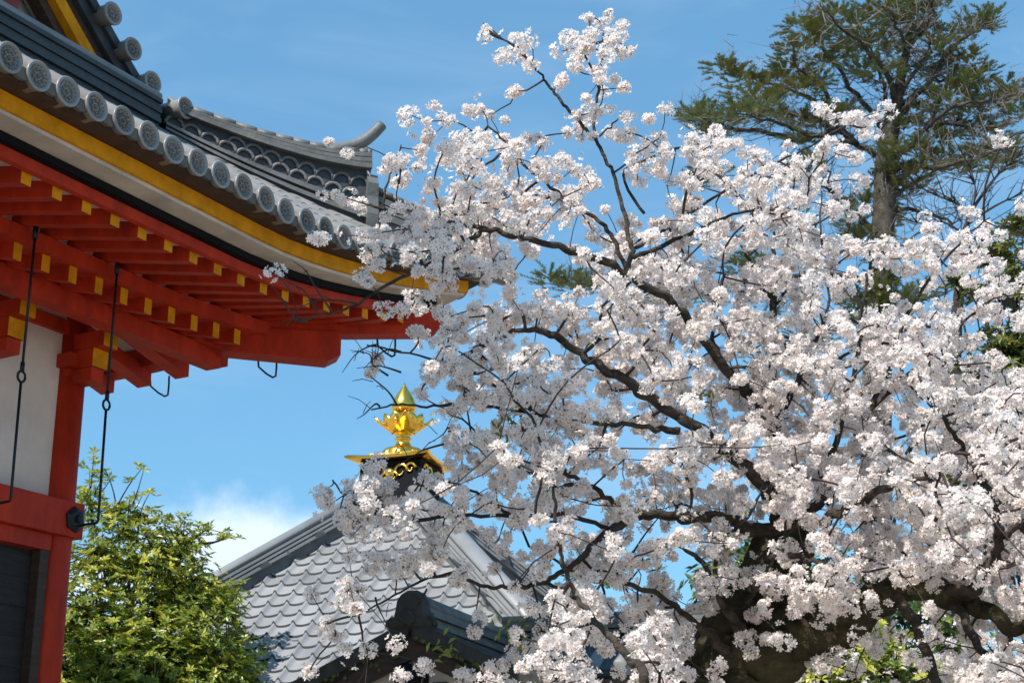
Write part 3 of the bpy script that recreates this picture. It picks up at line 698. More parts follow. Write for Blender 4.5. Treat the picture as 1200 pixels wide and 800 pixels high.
# ================================================================ CHERRY TREE
tr = thing('cherry_tree', (at(850, 900, 7.6).x, 7.6, 0), 'old cherry tree in full white blossom with gnarled dark trunk, the nearest tree', 'tree')
def path(p): return [(*at(x, y, Y), r*(1.05 if r < .008 else (.85 if r < .014 else (.66 if r < .03 else (.56 if r < .06 else (.64 if r < .16 else .78)))))) for x, y, Y, r in p]
TRUNK = [(800, 1020, 7.7, .40), (820, 900, 7.65, .34), (850, 820, 7.6, .30), (868, 760, 7.5, .26), (893, 705, 7.4, .21), (915, 655, 7.3, .17), (935, 610, 7.2, .12)]
LEADER = [(935, 612, 7.2, .115), (925, 560, 7.2, .085), (905, 500, 7.2, .06), (903, 440, 7.25, .042), (906, 380, 7.3, .033), (907, 325, 7.35, .022), (905, 290, 7.4, .014), (888, 262, 7.4, .009), (878, 240, 7.4, .006)]
LIMBS = [
 ([(928, 625, 7.2, .085), (900, 570, 7.0, .056), (860, 535, 6.9, .050), (815, 500, 6.8, .045), (760, 465, 6.7, .040), (720, 440, 6.6, .036), (680, 415, 6.55, .030), (645, 392, 6.5, .024), (615, 386, 6.45, .012), (580, 398, 6.4, .009), (545, 415, 6.35, .007), (510, 432, 6.3, .005)], 1),
 ([(908, 505, 7.15, .05), (880, 462, 7.1, .045), (852, 430, 6.9, .042), (815, 385, 6.8, .036), (780, 350, 6.7, .033), (735, 321, 6.6, .029), (690, 300, 6.5, .025), (640, 284, 6.4, .021), (600, 275, 6.32, .018), (572, 270, 6.3, .015), (540, 288, 6.3, .010), (505, 308, 6.2, .008), (460, 330, 6.1, .0065), (420, 356, 6.1, .005), (390, 366, 6.05, .004), (345, 377, 6.0, .003)], 1),
 ([(575, 271, 6.3, .012), (535, 260, 6.35, .010), (500, 255, 6.35, .008), (463, 249, 6.4, .006), (430, 240, 6.4, .005)], 1),
 ([(545, 262, 6.35, .007), (552, 238, 6.4, .006), (545, 210, 6.4, .004)], 1),
 ([(450, 247, 6.4, .006), (452, 222, 6.4, .005), (462, 195, 6.45, .004), (470, 170, 6.45, .003)], 1),
 ([(733, 321, 6.6, .022), (740, 292, 6.62, .018), (735, 270, 6.65, .013), (725, 225, 6.7, .0115), (712, 190, 6.7, .0105), (698, 162, 6.72, .010), (697, 135, 6.75, .008), (703, 100, 6.75, .006), (706, 60, 6.75, .004), (708, 35, 6.75, .003)], 1),
 ([(698, 163, 6.72, .008), (680, 145, 6.7, .0075), (660, 122, 6.7, .007), (645, 103, 6.7, .006), (632, 85, 6.65, .005), (605, 58, 6.6, .004), (580, 38, 6.6, .003), (566, 27, 6.6, .002)], 1),
 ([(702, 160, 6.72, .005), (715, 148, 6.75, .004), (730, 135, 6.8, .003)], 1),
 ([(735, 318, 6.6, .013), (718, 280, 6.7, .012), (700, 257, 6.8, .012), (672, 240, 6.8, .011), (640, 215, 6.8, .009), (612, 190, 6.75, .007), (592, 165, 6.7, .005), (572, 148, 6.7, .004)], 1),
 ([(740, 300, 6.6, .014), (775, 290, 6.7, .012), (815, 270, 6.8, .010), (850, 255, 6.85, .008), (890, 243, 6.9, .006), (930, 236, 6.9, .004)], 1),
 ([(745, 290, 6.62, .012), (790, 262, 6.8, .010), (838, 230, 6.9, .008), (870, 212, 6.95, .007), (905, 193, 7.0, .006), (950, 170, 7.0, .0045), (1000, 142, 7.05, .003)], 1),
 ([(755, 250, 6.75, .007), (730, 205, 6.8, .006), (760, 185, 6.85, .005), (800, 172, 6.9, .004), (840, 168, 6.9, .003)], 1),
 ([(797, 505, 6.75, .028), (770, 503, 6.72, .020), (740, 498, 6.7, .016), (690, 494, 6.6, .012), (640, 488, 6.5, .010), (605, 468, 6.45, .008), (565, 442, 6.4, .007), (525, 425, 6.35, .005), (470, 412, 6.3, .004), (430, 404, 6.3, .003)], 1),
 ([(640, 488, 6.5, .008), (590, 478, 6.45, .008), (540, 474, 6.4, .007), (500, 476, 6.4, .005), (465, 474, 6.35, .004), (435, 480, 6.35, .003)], 1),
 ([(930, 640, 7.2, .08), (895, 625, 7.1, .058), (860, 612, 7.0, .048), (820, 608, 6.9, .042), (775, 605, 6.8, .036), (742, 606, 6.75, .032), (718, 620, 6.7, .028), (690, 645, 6.65, .022), (665, 664, 6.6, .017), (640, 682, 6.55, .012), (600, 688, 6.5, .010), (565, 685, 6.45, .0085), (532, 673, 6.4, .007), (495, 680, 6.4, .005), (455, 702, 6.35, .004), (420, 720, 6.3, .003)], 1),
 ([(735, 604, 6.75, .02), (708, 580, 6.7, .018), (678, 563, 6.6, .015), (655, 545, 6.55, .012), (640, 520, 6.5, .010), (632, 500, 6.5, .009), (615, 470, 6.5, .007), (590, 440, 6.45, .005), (560, 410, 6.4, .004)], 1),
 ([(680, 566, 6.62, .012), (650, 570, 6.55, .010), (615, 552, 6.5, .008), (585, 525, 6.45, .006), (555, 508, 6.4, .004), (525, 505, 6.4, .003)], 1),
 ([(712, 618, 6.7, .014), (660, 603, 6.6, .012), (600, 604, 6.5, .010), (540, 604, 6.4, .009), (480, 608, 6.35, .0075), (440, 598, 6.3, .006), (405, 580, 6.25, .004), (390, 562, 6.25, .003)], 1),
 ([(600, 604, 6.5, .007), (570, 585, 6.5, .006), (540, 568, 6.45, .005), (505, 560, 6.4, .003)], 1),
 ([(775, 1000, 5.4, .07), (772, 860, 5.5, .045), (755, 795, 5.6, .026), (730, 765, 5.65, .021), (700, 730, 5.7, .017), (678, 702, 5.75, .014), (662, 670, 5.8, .010), (655, 640, 5.85, .008), (650, 590, 5.9, .006), (648, 545, 5.95, .004)], 1),
 ([(852, 760, 7.3, .05), (825, 735, 7.1, .024), (790, 710, 7.0, .018), (755, 690, 6.9, .013), (720, 680, 6.85, .010), (690, 678, 6.8, .007), (620, 640, 6.7, .004)], 1),
 ([(868, 735, 7.2, .05), (845, 705, 7.0, .022), (838, 685, 6.95, .018), (820, 655, 6.9, .013), (795, 640, 6.85, .008), (770, 632, 6.85, .005)], 1),
 ([(845, 700, 6.98, .014), (838, 660, 6.9, .012), (855, 625, 6.9, .010), (880, 600, 6.9, .007), (895, 565, 6.9, .004)], 1),
 ([(905, 350, 7.33, .014), (890, 322, 7.3, .010), (875, 300, 7.3, .007), (862, 275, 7.3, .004)], 1),
 ([(906, 360, 7.33, .012), (925, 338, 7.3, .009), (950, 320, 7.3, .007), (985, 308, 7.3, .004)], 1),
 ([(905, 345, 7.33, .010), (870, 330, 7.3, .007), (835, 318, 7.25, .004)], 1),
 ([(905, 500, 7.2, .03), (935, 448, 7.15, .022), (945, 420, 7.15, .018), (958, 392, 7.15, .011), (970, 360, 7.2, .008), (965, 300, 7.25, .006), (962, 250, 7.3, .004), (965, 200, 7.3, .003)], 1),
 ([(942, 432, 7.15, .012), (970, 425, 7.1, .010), (1000, 412, 7.1, .008), (1040, 400, 7.1, .005), (1090, 380, 7.1, .003)], 1),
 ([(940, 445, 7.15, .010), (925, 415, 7.1, .008), (915, 395, 7.1, .005)], 1),
 ([(850, 428, 6.9, .018), (835, 395, 7.0, .012), (835, 360, 7.1, .009), (842, 330, 7.15, .006)], 0),
 ([(820, 390, 6.8, .016), (840, 350, 6.6, .010), (850, 320, 6.55, .006)], 0),
 # right side: great bough and its risers
 ([(862, 790, 7.45, .24), (900, 760, 7.35, .21), (945, 742, 7.25, .17), (985, 730, 7.2, .14), (1020, 708, 7.1, .12), (1050, 690, 7.05, .10), (1085, 688, 7.0, .082), (1115, 700, 7.0, .07), (1150, 715, 6.95, .06), (1200, 735, 6.9, .05), (1260, 760, 6.8, .04), (1330, 770, 6.7, .025)], 1),
 ([(1095, 690, 7.0, .06), (1135, 692, 6.9, .055), (1157, 665, 6.85, .042), (1170, 636, 6.8, .036), (1168, 600, 6.8, .028), (1155, 570, 6.8, .024), (1142, 548, 6.8, .02), (1125, 520, 6.8, .016), (1105, 490, 6.8, .012), (1090, 465, 6.8, .009), (1078, 440, 6.85, .006), (1100, 400, 6.9, .004)], 1),
 ([(1170, 634, 6.8, .024), (1188, 620, 6.75, .022), (1215, 605, 6.7, .02), (1260, 590, 6.6, .014), (1310, 560, 6.5, .008)], 1),
 ([(1145, 552, 6.8, .014), (1172, 535, 6.75, .011), (1198, 515, 6.7, .008), (1192, 480, 6.7, .005), (1180, 460, 6.7, .003)], 1),
 ([(1000, 722, 7.15, .07), (1020, 690, 7.4, .05), (1010, 640, 7.7, .04), (1030, 590, 7.9, .03), (1060, 540, 8.0, .02), (1090, 480, 8.0, .012), (1120, 420, 8.0, .008), (1150, 390, 8.0, .004)], 0),
 ([(935, 612, 7.2, .06), (970, 570, 7.4, .04), (1000, 520, 7.5, .03), (1030, 460, 7.6, .02), (1050, 400, 7.6, .013), (1080, 340, 7.6, .009), (1120, 290, 7.6, .006), (1160, 255, 7.6, .003)], 0),
 ([(1020, 480, 7.6, .014), (1075, 430, 7.5, .010), (1120, 385, 7.5, .007), (1165, 350, 7.5, .004), (1210, 345, 7.5, .003)], 0),
 ([(960, 578, 7.35, .03), (985, 500, 6.9, .02), (1000, 440, 6.7, .013), (1010, 380, 6.65, .009), (1015, 320, 6.6, .006)], 0),
 ([(940, 620, 7.2, .05), (985, 600, 6.8, .035), (1030, 575, 6.5, .025), (1080, 560, 6.3, .015), (1130, 580, 6.2, .008)], 0),
 ([(1050, 692, 7.05, .05), (1075, 740, 6.9, .04), (1098, 800, 6.9, .035), (1110, 860, 6.9, .03)], 1),
 ([(1115, 700, 7.0, .04), (1150, 760, 6.7, .025), (1180, 790, 6.5, .015), (1220, 800, 6.4, .008)], 0),
 ([(900, 650, 7.2, .05), (930, 650, 6.7, .02), (960, 660, 6.5, .012), (1000, 668, 6.4, .008)], 0),
 ([(870, 720, 7.25, .03), (885, 690, 6.95, .014), (905, 660, 6.8, .009), (920, 630, 6.75, .005)], 1),
 ([(890, 700, 7.2, .03), (930, 690, 6.8, .014), (960, 680, 6.7, .009), (990, 685, 6.6, .005)], 0),
]
LINES = [(TRUNK, 1), (LEADER, 0)]+LIMBS
smooth = []
for k, (p, vis) in enumerate(LINES):
    q = catmull(path(p), 5); q = [np.array(a) for a in q]
    for i in range(1, len(q)-1):                        # small natural kinks
        q[i][:3] += rng.normal(0, min(.012, .25*q[i][3]+.002), 3)
    for a in q: a[3] = max(a[3], .0022)
    smooth.append((q, 2 if k == 1 else vis))
def gnarl(mb, q, nside, amp):                            # rough, burred bark: radius broken up along and around the stem
    q = catmull(q, 4); ph = rng.uniform(0, 6.28, 8); pts_ = [V(a[:3]) for a in q]; t = (pts_[1]-pts_[0]).normalized(); a_ = t.orthogonal().normalized(); rings = []
    for i, p in enumerate(pts_):
        t2 = (pts_[min(i+1, len(pts_)-1)]-pts_[max(i-1, 0)]).normalized(); a_ = (a_-t2*a_.dot(t2)).normalized(); b_ = t2.cross(a_); ring = []
        for k in range(nside):
            th = 2*math.pi*k/nside
            f = 1+amp*(.55*math.sin(3*th+ph[0]+i*.11)+.45*math.sin(5*th+ph[1]-i*.17)+.4*math.sin(9*th+ph[2]+i*.3)+.35*math.sin(i*.55+ph[3]+2*th)+random.gauss(0, .45))
            ring.append(p+(a_*math.cos(th)+b_*math.sin(th))*q[i][3]*f)
        rings.append(ring)
    mb.loft(rings, 0, True, True)
mb = MB(); q = smooth[0][0]; gnarl(mb, q, 36, .085); mb.build('trunk', M['trunkbark'], tr)
for (q, vis) in smooth[1:]:
    mb = MB()
    if q[0][3] > .1: gnarl(mb, q, 28, .085); mb.build('bough', M['trunkbark'], tr); continue
    if q[0][3] > .022: gnarl(mb, q, 14, .06)
    else: mb.tube([a[:3] for a in q], [a[3] for a in q], 6, 0, True, True, .06)
    mb.build('bough', M['bark'], tr)
# where the blossom hangs: density per 40-px cell of the view the tree was surveyed from
DENS = """
000000000000002005000000000000000
000000000000002658500000000000000
000000000000000357400000000000000
000000000002455256441001660000000
000000000025688754578656730000000
000000002245677876568888541000000
000000001255888876688899622463000
000000002146888456897589878972000
000000000022345347988789745456666
000000000003588888888899989985555
000000000002688777887899999942222
000000000001688886687999999999999
000000000000167887777899999999999
000000000000478886788899999999999
000000000477777876777899999999999
000000000467566776667767899999999
000000000246633678876766789999999
000000000375112688888667865788888
000000001564246787886455365688888
000000000231245556775324523688888
000000000221245556774212223688888
""".split()
segP = np.concatenate([np.array(q)[:, :4] for q, v in smooth]); segV = np.concatenate([[v]*len(q) for q, v in smooth])
def projpx(P):
    d = P-np.array(CAM); z = d@np.array(FWD); return 600+FPX*(d@np.array(RIGHT))/z, 400-FPX*(d@np.array(UP))/z
sx, sy = projpx(segP[:, :3]); sY = segP[:, 1]; sR = segP[:, 3]
pts = []
for r, row in enumerate(DENS):
    for c, ch in enumerate(row):
        k = int(ch)
        cnt = [0, .3, .65, 1.0, 1.6, 2.3, 3.4, 5.4, 8.6, 13.0][k]*1.0
        cnt = int(cnt)+(rng.random() < cnt % 1)
        for _ in range(cnt):
            x, y = (c+rng.random())*40, (r+rng.random())*40
            if 405 < x < 530 and 440 < y < 553 and rng.random() < .85: continue
            if 425 < x < 600 and 688 < y < 752 and rng.random() < .75: continue
            d2 = (sx-x)**2+(sy-y)**2
            j = np.argpartition(d2, 12)[:12]; wgt = 1/(d2[j]+150); Yb = (wgt*sY[j]).sum()/wgt.sum()
            sig = .22 if k < 6 else (.38 if k < 9 else .62)
            Y = Yb+rng.normal(0, sig)
            near = np.where((d2 < 26**2) & (segV > 0) & (sR > .010))[0]
            if len(near):
                jn = near[np.argmin(d2[near])]; px_r = sR[jn]*FPX/sY[jn]
                if math.sqrt(d2[jn]) < px_r+13:
                    if segV[jn] == 2 or (k > 6 and sR[jn] > .05 and sy[jn] < 690):
                        if rng.random() < .8: Y = sY[jn]-sR[jn]-.08-abs(rng.normal(0, .3))
                    elif rng.random() < (.80 if sR[jn] < .06 else .30): Y = max(Y, sY[jn]+.10+sR[jn]+abs(rng.normal(0, .3)))
                    elif sR[jn] > .08: Y = sY[jn]-sR[jn]-.12-abs(rng.normal(0, .25))
            pts.append(at(x, y, max(5.0, min(9.6, Y))))
pts = np.array(pts)
# a few crown pieces nearer / higher outside the frame so the tree closes on its right and rear
extra = np.stack([rng.uniform(2.4, 4.6, 260), rng.uniform(6.2, 9.6, 260), rng.uniform(2.6, 5.4, 260)], 1); pts = np.concatenate([pts, extra])
# grow twigs: greedy tree from the boughs through all blossom points
nodes = [tuple(a) for a in segP[::2, :3]]; nn = len(nodes)
sel = segP[::2, 3] < .07
base = segP[::2][sel][:, :3]; nb = len(base)
A = np.concatenate([base, pts]); npt = len(pts)
parent = -np.ones(len(A), int); plen = np.zeros(len(A)); best = np.full(npt, 1e9); bi = np.zeros(npt, int)
for i in range(0, npt):
    d = np.linalg.norm(base-pts[i], axis=1); j = d.argmin(); best[i] = d[j]; bi[i] = j
done = np.zeros(npt, bool); order = []
dist_to = best.copy()
for _ in range(npt):
    cost = np.where(done, 1e9, best); i = int(cost.argmin()); done[i] = True; order.append(i)
    parent[nb+i] = bi[i]; plen[nb+i] = plen[bi[i]]+np.linalg.norm(A[bi[i]]-pts[i])
    d = np.linalg.norm(pts-pts[i], axis=1)+.25*plen[nb+i]
    up = (d < best) & ~done; best[up] = d[up]; bi[up] = nb+i
cntd = np.zeros(len(A)); 
for i in order[::-1]: cntd[nb+i] += 1; cntd[parent[nb+i]] += cntd[nb+i]
kids = {}
for i in range(npt): kids.setdefault(parent[nb+i], []).append(nb+i)
mb = MB()
def grow(start, first):
    chain = [start, first]
    while chain[-1] in kids:
        ks = kids[chain[-1]]; ks.sort(key=lambda q: -cntd[q]); chain.append(ks[0])
    return chain
stack = [(p, k) for p in list(kids) if p < nb for k in kids[p]]
while stack:
    p, k = stack.pop(); ch = grow(p, k)
    for q in ch[1:-1]:
        for k2 in kids[q][1:]: stack.append((q, k2))
    P4 = []
    for a, b in zip(ch[:-1], ch[1:]):
        pa, pb = A[a], A[b]; L_ = np.linalg.norm(pb-pa); r = .0026*max(1, cntd[b])**.42
        P4.append((*pa, r if a >= nb else r*1.15))
        if L_ > .14: m_ = (pa+pb)/2+rng.normal(0, .07*L_, 3)+np.array((0, 0, .03*L_)); P4.append((*m_, r))
    e = A[ch[-1]]; P4.append((*e, .0019))
    if len(P4) < 2: continue
    q = catmull(P4, 2); mb.tube([a[:3] for a in q], [max(.0018, a[3]) for a in q], 4, 0, False, True)
# bare twigs at the tips
for x, y, Y, dx, dy in [(372, 365, 6.05, -50, -45), (390, 366, 6.05, -42, -60), (350, 377, 6.0, -34, -40), (360, 376, 6.0, -20, 8), (420, 356, 6.1, -70, 8), (440, 404, 6.3, -35, 35), (470, 412, 6.3, -40, 22), (465, 474, 6.35, -40, -30), (445, 476, 6.35, -28, 20), (560, 508, 6.4, -38, -22), (535, 505, 6.4, -32, 14), (552, 508, 6.4, -12, -40), (470, 436, 6.3, -48, -4), (455, 440, 6.3, -40, -28), (520, 520, 6.4, -60, 30), (640, 520, 6.5, -20, -50), (440, 700, 6.3, 18, 40), (500, 690, 6.4, -20, 60), (600, 560, 6.5, -60, -40), (700, 690, 5.75, 40, -60), (740, 650, 6.7, 50, -60), (885, 262, 7.4, -30, -40)]:
    P4 = [(*at(x, y, Y), .005)]+[(*at(x+dx*t+random.uniform(-5, 5), y+dy*t+random.uniform(-5, 5)-8*math.sin(t*3), Y-.1*t), .005*(1-.75*t)) for t in (.33, .66, 1)]
    q = catmull(P4, 4); mb.tube([a[:3] for a in q], [a[3] for a in q], 5)
    for t in (.4, .7):
        a = at(x+dx*t, y+dy*t-6, Y-.1*t); b = a+V((random.uniform(-.1, .06), random.uniform(-.05, .05), random.uniform(-.02, .12))); mb.tube([a, (a+b)/2+V((0, 0, .01)), b], [.0022, .0018, .0012], 4)
tw = mb.build('twigs', M['twig'], tr); tw['kind'] = 'stuff'
# blossoms
def flower_template():
    v = []; f = []; m = []
    for k in range(5):
        t = 2*math.pi*k/5
        def pt(r, a, z): return (r*math.cos(t+a), r*math.sin(t+a), z)
        b0 = len(v); v += [pt(.08, 0, 0), pt(.62, -.52, .20), pt(1.0, -.24, .34), pt(.90, 0, .30), pt(1.0, .24, .34), pt(.62, .52, .20)]
        f += [(b0, b0+1, b0+2, b0+3), (b0, b0+3, b0+4, b0+5)]; m += [0, 0]
    b0 = len(v); v += [(.17*math.cos(2*math.pi*k/4), .17*math.sin(2*math.pi*k/4), .16) for k in range(4)]; f.append((b0, b0+1, b0+2, b0+3)); m.append(1)
    b0 = len(v); v += [(.13*math.cos(2*math.pi*k/3), .13*math.sin(2*math.pi*k/3), -.02) for k in range(3)]+[(0, 0, -.75)]
    f += [(b0, b0+1, b0+3, b0+3)[:3], (b0+1, b0+2, b0+3), (b0+2, b0, b0+3)]; m += [2, 2, 2]
    return np.array(v), f, m
fv, ff, fm = flower_template(); NV = len(fv)
def rotz_to(nrm, spin):
    z = nrm/np.linalg.norm(nrm, axis=1, keepdims=True); h = np.where(np.abs(z[:, 2:3]) < .9, np.array([[0, 0, 1.]]), np.array([[1., 0, 0]]))
    x = np.cross(h, z); x /= np.linalg.norm(x, axis=1, keepdims=True); y = np.cross(z, x)
    c, s = np.cos(spin)[:, None], np.sin(spin)[:, None]
    return np.stack([x*c+y*s, -x*s+y*c, z], 2)          # columns
def blossoms(centers, name, parent_o, size=1.0, lo=17, hi=32):
    Cc, Nn, Sz = [], [], []
    for c in centers:
        k = rng.integers(lo, hi); d = rng.normal(size=(k, 3)); d[:, 2] += .12; d /= np.linalg.norm(d, axis=1, keepdims=True)
        R_ = size*rng.choice([.020, .028, .034, .040])*rng.uniform(.9, 1.1); el = np.array([1, 1, .85])*rng.uniform(.85, 1.2, 3)
        Cc.append(c+d*R_*el*rng.uniform(.5, 1.12, (k, 1))); Nn.append(d+rng.normal(0, .35, (k, 3))); Sz.append(size*rng.uniform(.0120, .0178, k))
    Cc, Nn, Sz = np.concatenate(Cc), np.concatenate(Nn), np.concatenate(Sz)
    Rm = rotz_to(Nn, rng.uniform(0, 6.28, len(Cc)))
    cup = rng.uniform(.4, 1.7, len(Cc))
    loc = fv[None]*np.stack([np.ones_like(cup), np.ones_like(cup), cup], 1)[:, None, :]
    vv = np.einsum('nij,nkj->nki', Rm, loc)*Sz[:, None, None]+Cc[:, None, :]
    nF = len(Cc); vv = vv.reshape(-1, 3)-np.array(parent_o.location)
    loops = np.concatenate([np.array(f) for f in ff]); lt = np.array([len(f) for f in ff])
    allL = (loops[None]+(np.arange(nF)*NV)[:, None]).ravel(); allT = np.tile(lt, nF); st = np.concatenate([[0], np.cumsum(allT)[:-1]])
    me = bpy.data.meshes.new(name); me.vertices.add(len(vv)); me.vertices.foreach_set('co', vv.astype(np.float32).ravel())
    me.loops.add(len(allL)); me.loops.foreach_set('vertex_index', allL.astype(np.int32)); me.polygons.add(len(allT)); me.polygons.foreach_set('loop_start', st.astype(np.int32))
    me.polygons.foreach_set('material_index', np.tile(np.array(fm), nF).astype(np.int32))
    for q in ('petal', 'heart', 'calyx'): me.materials.append(M[q])
    me.update(calc_edges=True); me.validate()
    o = bpy.data.objects.new(name, me); C.objects.link(o); o.parent = parent_o; o['kind'] = 'stuff'
    print(name, len(centers), 'clusters', nF, 'flowers'); return o
# clusters sit at the twig points; most have a companion close by on the twig
comp = pts[rng.random(len(pts)) < .7]; comp = comp+rng.normal(0, .040, comp.shape)
blossoms(np.concatenate([pts, comp]), 'blossom', tr)
loose = pts[rng.random(len(pts)) < .45]; loose = loose+rng.normal(0, .028, loose.shape)
blossoms(loose, 'loose_blossom', tr, 1.0, 2, 7)
# young leaves
def leafmesh(mb, c, axis, L_, W_, mi, droop=.15, roll=None):
    axis = V(axis).normalized(); s = axis.orthogonal().normalized() if roll is None else roll
    nrm = axis.cross(s)
    a, l, r, t = mb.vert(c), mb.vert(c+axis*L_*.5+s*W_+nrm*W_*.35), mb.vert(c+axis*L_*.5-s*W_+nrm*W_*.35), mb.vert(c+axis*L_-nrm*L_*droop)
    mb.face((a, l, t), mi); mb.face((a, t, r), mi)
mb = MB()
for x, y, Y in ((520, 765, 6.3), (605, 752, 6.3), (590, 745, 6.3), (600, 505, 6.45), (592, 510, 6.45), (765, 655, 6.8), (715, 665, 6.7), (825, 470, 6.75), (845, 660, 6.8), (690, 500, 6.5), (935, 250, 6.9), (905, 690, 6.9)):
    for k in range(14):
        c = at(x, y, Y)+V((random.gauss(0, .03), random.gauss(0, .03), random.gauss(0, .03))); leafmesh(mb, c, (random.gauss(0, 1), random.gauss(0, 1), random.gauss(.6, .6)), .045, .009, 0)
lv = mb.build('young_leaves', M['young'], tr); lv['kind'] = 'stuff'
# ---- second cherry behind
bc = at(930, 860, 12.5); BCZ = V((bc.x, bc.y, 0))
t2 = thing('cherry_tree', BCZ, 'paler cherry tree blooming further back, seen low under the big bough', 'tree')
mb = MB(); tp = [BCZ, BCZ+V((.1, 0, .8)), BCZ+V((-.1, .1, 1.6)), BCZ+V((.1, 0, 2.3))]; mb.tube(catmull(tp, 4), list(np.linspace(.2, .06, 13)), 10, 0, True, True, .06); mb.build('trunk', M['bark'], t2)
bp = [at(rng.uniform(760, 1210), rng.uniform(752, 850), rng.uniform(11.6, 13.2)) for _ in range(420)]+[at(rng.normal(930, 55), rng.normal(775, 18), rng.uniform(11.6, 13.2)) for _ in range(160)]
for k in range(0, 160, 4):
    a = V(tp[3])-V((0, 0, random.uniform(0, .8))); b = V(bp[k]); 
    if k == 0: mbt = MB()
    mbt.tube([a, (a+b)/2+V((0, 0, .15)), b], [.03, .018, .006], 5)
mbt.build('bough', M['bark'], t2)
blossoms(np.array(bp), 'blossom', t2, 1.15)
# ================================================================ BROADLEAF TREES
def broadleaf(name, base, blobs, label, cat, whorls, leafL, leafW, mats, topz=None, sprigs=(), per=7, stems=()):
    o = thing(name, base, label, cat)
    mb = MB(); vol = np.array([b[1].x*b[1].y*b[1].z if hasattr(b[1], 'x') else b[1]**3 for b in blobs])**.75; vol /= vol.sum()
    zs = [b[0].z+(b[1] if not hasattr(b[1], 'x') else b[1].z) for b in blobs]; zmax = topz or max(zs); zmin = min(b[0].z-(b[1] if not hasattr(b[1], 'x') else b[1].z) for b in blobs)
    tips = []
    for _ in range(whorls):
        c, r = blobs[rng.choice(len(blobs), p=vol)]
        d = V(rng.normal(size=3)).normalized(); q = random.random()**.42
        R3 = r if hasattr(r, 'x') else V((r, r, r))
        p = c+V((d.x*R3.x, d.y*R3.y, d.z*R3.z))*q*random.uniform(.85, 1.08)
        ax = (d*.7*q+V((random.gauss(0, .35), random.gauss(0, .35), .65+random.gauss(0, .25)))).normalized()
        tips.append((p, ax))
    for p, ax in sprigs: tips.append((p, ax))
    for p, ax in tips:
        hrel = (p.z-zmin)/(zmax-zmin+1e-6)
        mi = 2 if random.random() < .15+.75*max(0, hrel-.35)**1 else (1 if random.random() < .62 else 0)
        s0 = ax.orthogonal().normalized(); s1 = ax.cross(s0)
        k = random.randint(per-2, per+1); t0 = random.random()*6.28
        for j in range(k):
            t = t0+2*math.pi*j/k; out_ = s0*math.cos(t)+s1*math.sin(t); tilt = random.uniform(.1, .75)
            leafmesh(mb, p+out_*.006, (out_+ax*tilt), leafL*random.uniform(.5, 1.25), leafW*random.uniform(.8, 1.15), mi, .12, ax.cross(out_).normalized())
    cr = mb.build('crown', mats, o); cr['kind'] = 'stuff'
    mb = MB()
    b0 = V(base); top = V((sum(b[0].x for b in blobs)/len(blobs), sum(b[0].y for b in blobs)/len(blobs), zmax*.72))
    mb.tube(catmull([b0, b0.lerp(top, .35)+V((.05, .03, 0)), b0.lerp(top, .7)+V((-.06, 0, 0)), top], 4), list(np.linspace(.11, .02, 13)), 8, 0, True, True, .05); mb.build('trunk', M['bark'], o)
    mb = MB()
    for c, r in blobs:
        a = b0.lerp(top, random.uniform(.35, .75)); mb.tube(catmull([a, a.lerp(c, .5)+V((0, 0, -.05)), c], 3), list(np.linspace(.035, .010, 7)), 6)
    for p, ax in tips[::6]:
        c = min(blobs, key=lambda q: (q[0]-p).length)[0]; mb.tube([c.lerp(p, .3), c.lerp(p, .7)+V((0, 0, -.02)), p], [.010, .007, .004], 4)
    for s in stems: mb.tube(catmull([(*a,) for a in s], 3), list(np.linspace(.012, .004, 3*(len(s)-1)+1)), 5)
    mb.build('limb', M['twig'], o); return o
def B(px, py, Y, r, fy=1.0, fz=1.0): return (at(px, py, Y), V((r, r*fy, r*fz)))
Yb = 19.0
blobs = [(c_, V((r_.x*1.06, r_.y*.55, r_.z*1.06))) for c_, r_ in [B(110, 720, Yb, .85), B(190, 720, Yb+.2, .85), B(250, 770, Yb+.3, .62), B(120, 640, Yb, .52), B(185, 652, Yb, .55), B(232, 690, Yb+.1, .40, 1, .9), B(90, 800, Yb, .9), B(180, 810, Yb-.2, 1.0), B(265, 715, Yb, .28, 1, .8), B(150, 610, Yb, .25), B(105, 590, Yb, .22), B(215, 640, Yb, .28, 1, .7), B(262, 800, Yb, .5), B(110, 900, Yb, 1.1), B(210, 900, Yb, 1.1)]]
spr = []
for (x, y, k, sp) in ((105, 545, 10, 9), (120, 560, 8, 8), (165, 547, 4, 4), (150, 562, 3, 5), (175, 578, 7, 7), (200, 612, 14, 11), (240, 620, 10, 9), (262, 630, 8, 7), (272, 628, 5, 5), (95, 575, 12, 9), (130, 596, 12, 9), (150, 590, 8, 7), (178, 605, 9, 8), (215, 665, 10, 9), (270, 690, 10, 9), (285, 770, 10, 8), (290, 795, 10, 8), (278, 745, 8, 9)):
    for _ in range(k): spr.append((at(x+random.gauss(0, sp), y+random.gauss(0, sp*.6), Yb+random.gauss(0, .1)), V((random.gauss(0, .35), random.gauss(0, .35), 1)).normalized()))
stems = [[at(140, 640, Yb), at(136, 590, Yb), at(128, 560, Yb), at(122, 548, Yb)], [at(136, 595, Yb), at(150, 570, Yb), at(165, 550, Yb)], [at(190, 660, Yb), at(205, 635, Yb), at(235, 620, Yb), at(270, 626, Yb)], [at(160, 640, Yb), at(165, 600, Yb), at(175, 578, Yb)], [at(110, 640, Yb), at(106, 590, Yb), at(105, 550, Yb)]]
broadleaf('broadleaf_tree', (at(160, 800, Yb).x, Yb, 0), blobs, 'small yellow-green broadleaf tree between the red pillar and the grey tiled roof', 'tree', 7000, .088, .0195, [M['leaf_m'], M['leaf_m'], M['leaf_y']], sprigs=spr, stems=stems)
Yr = 18.5
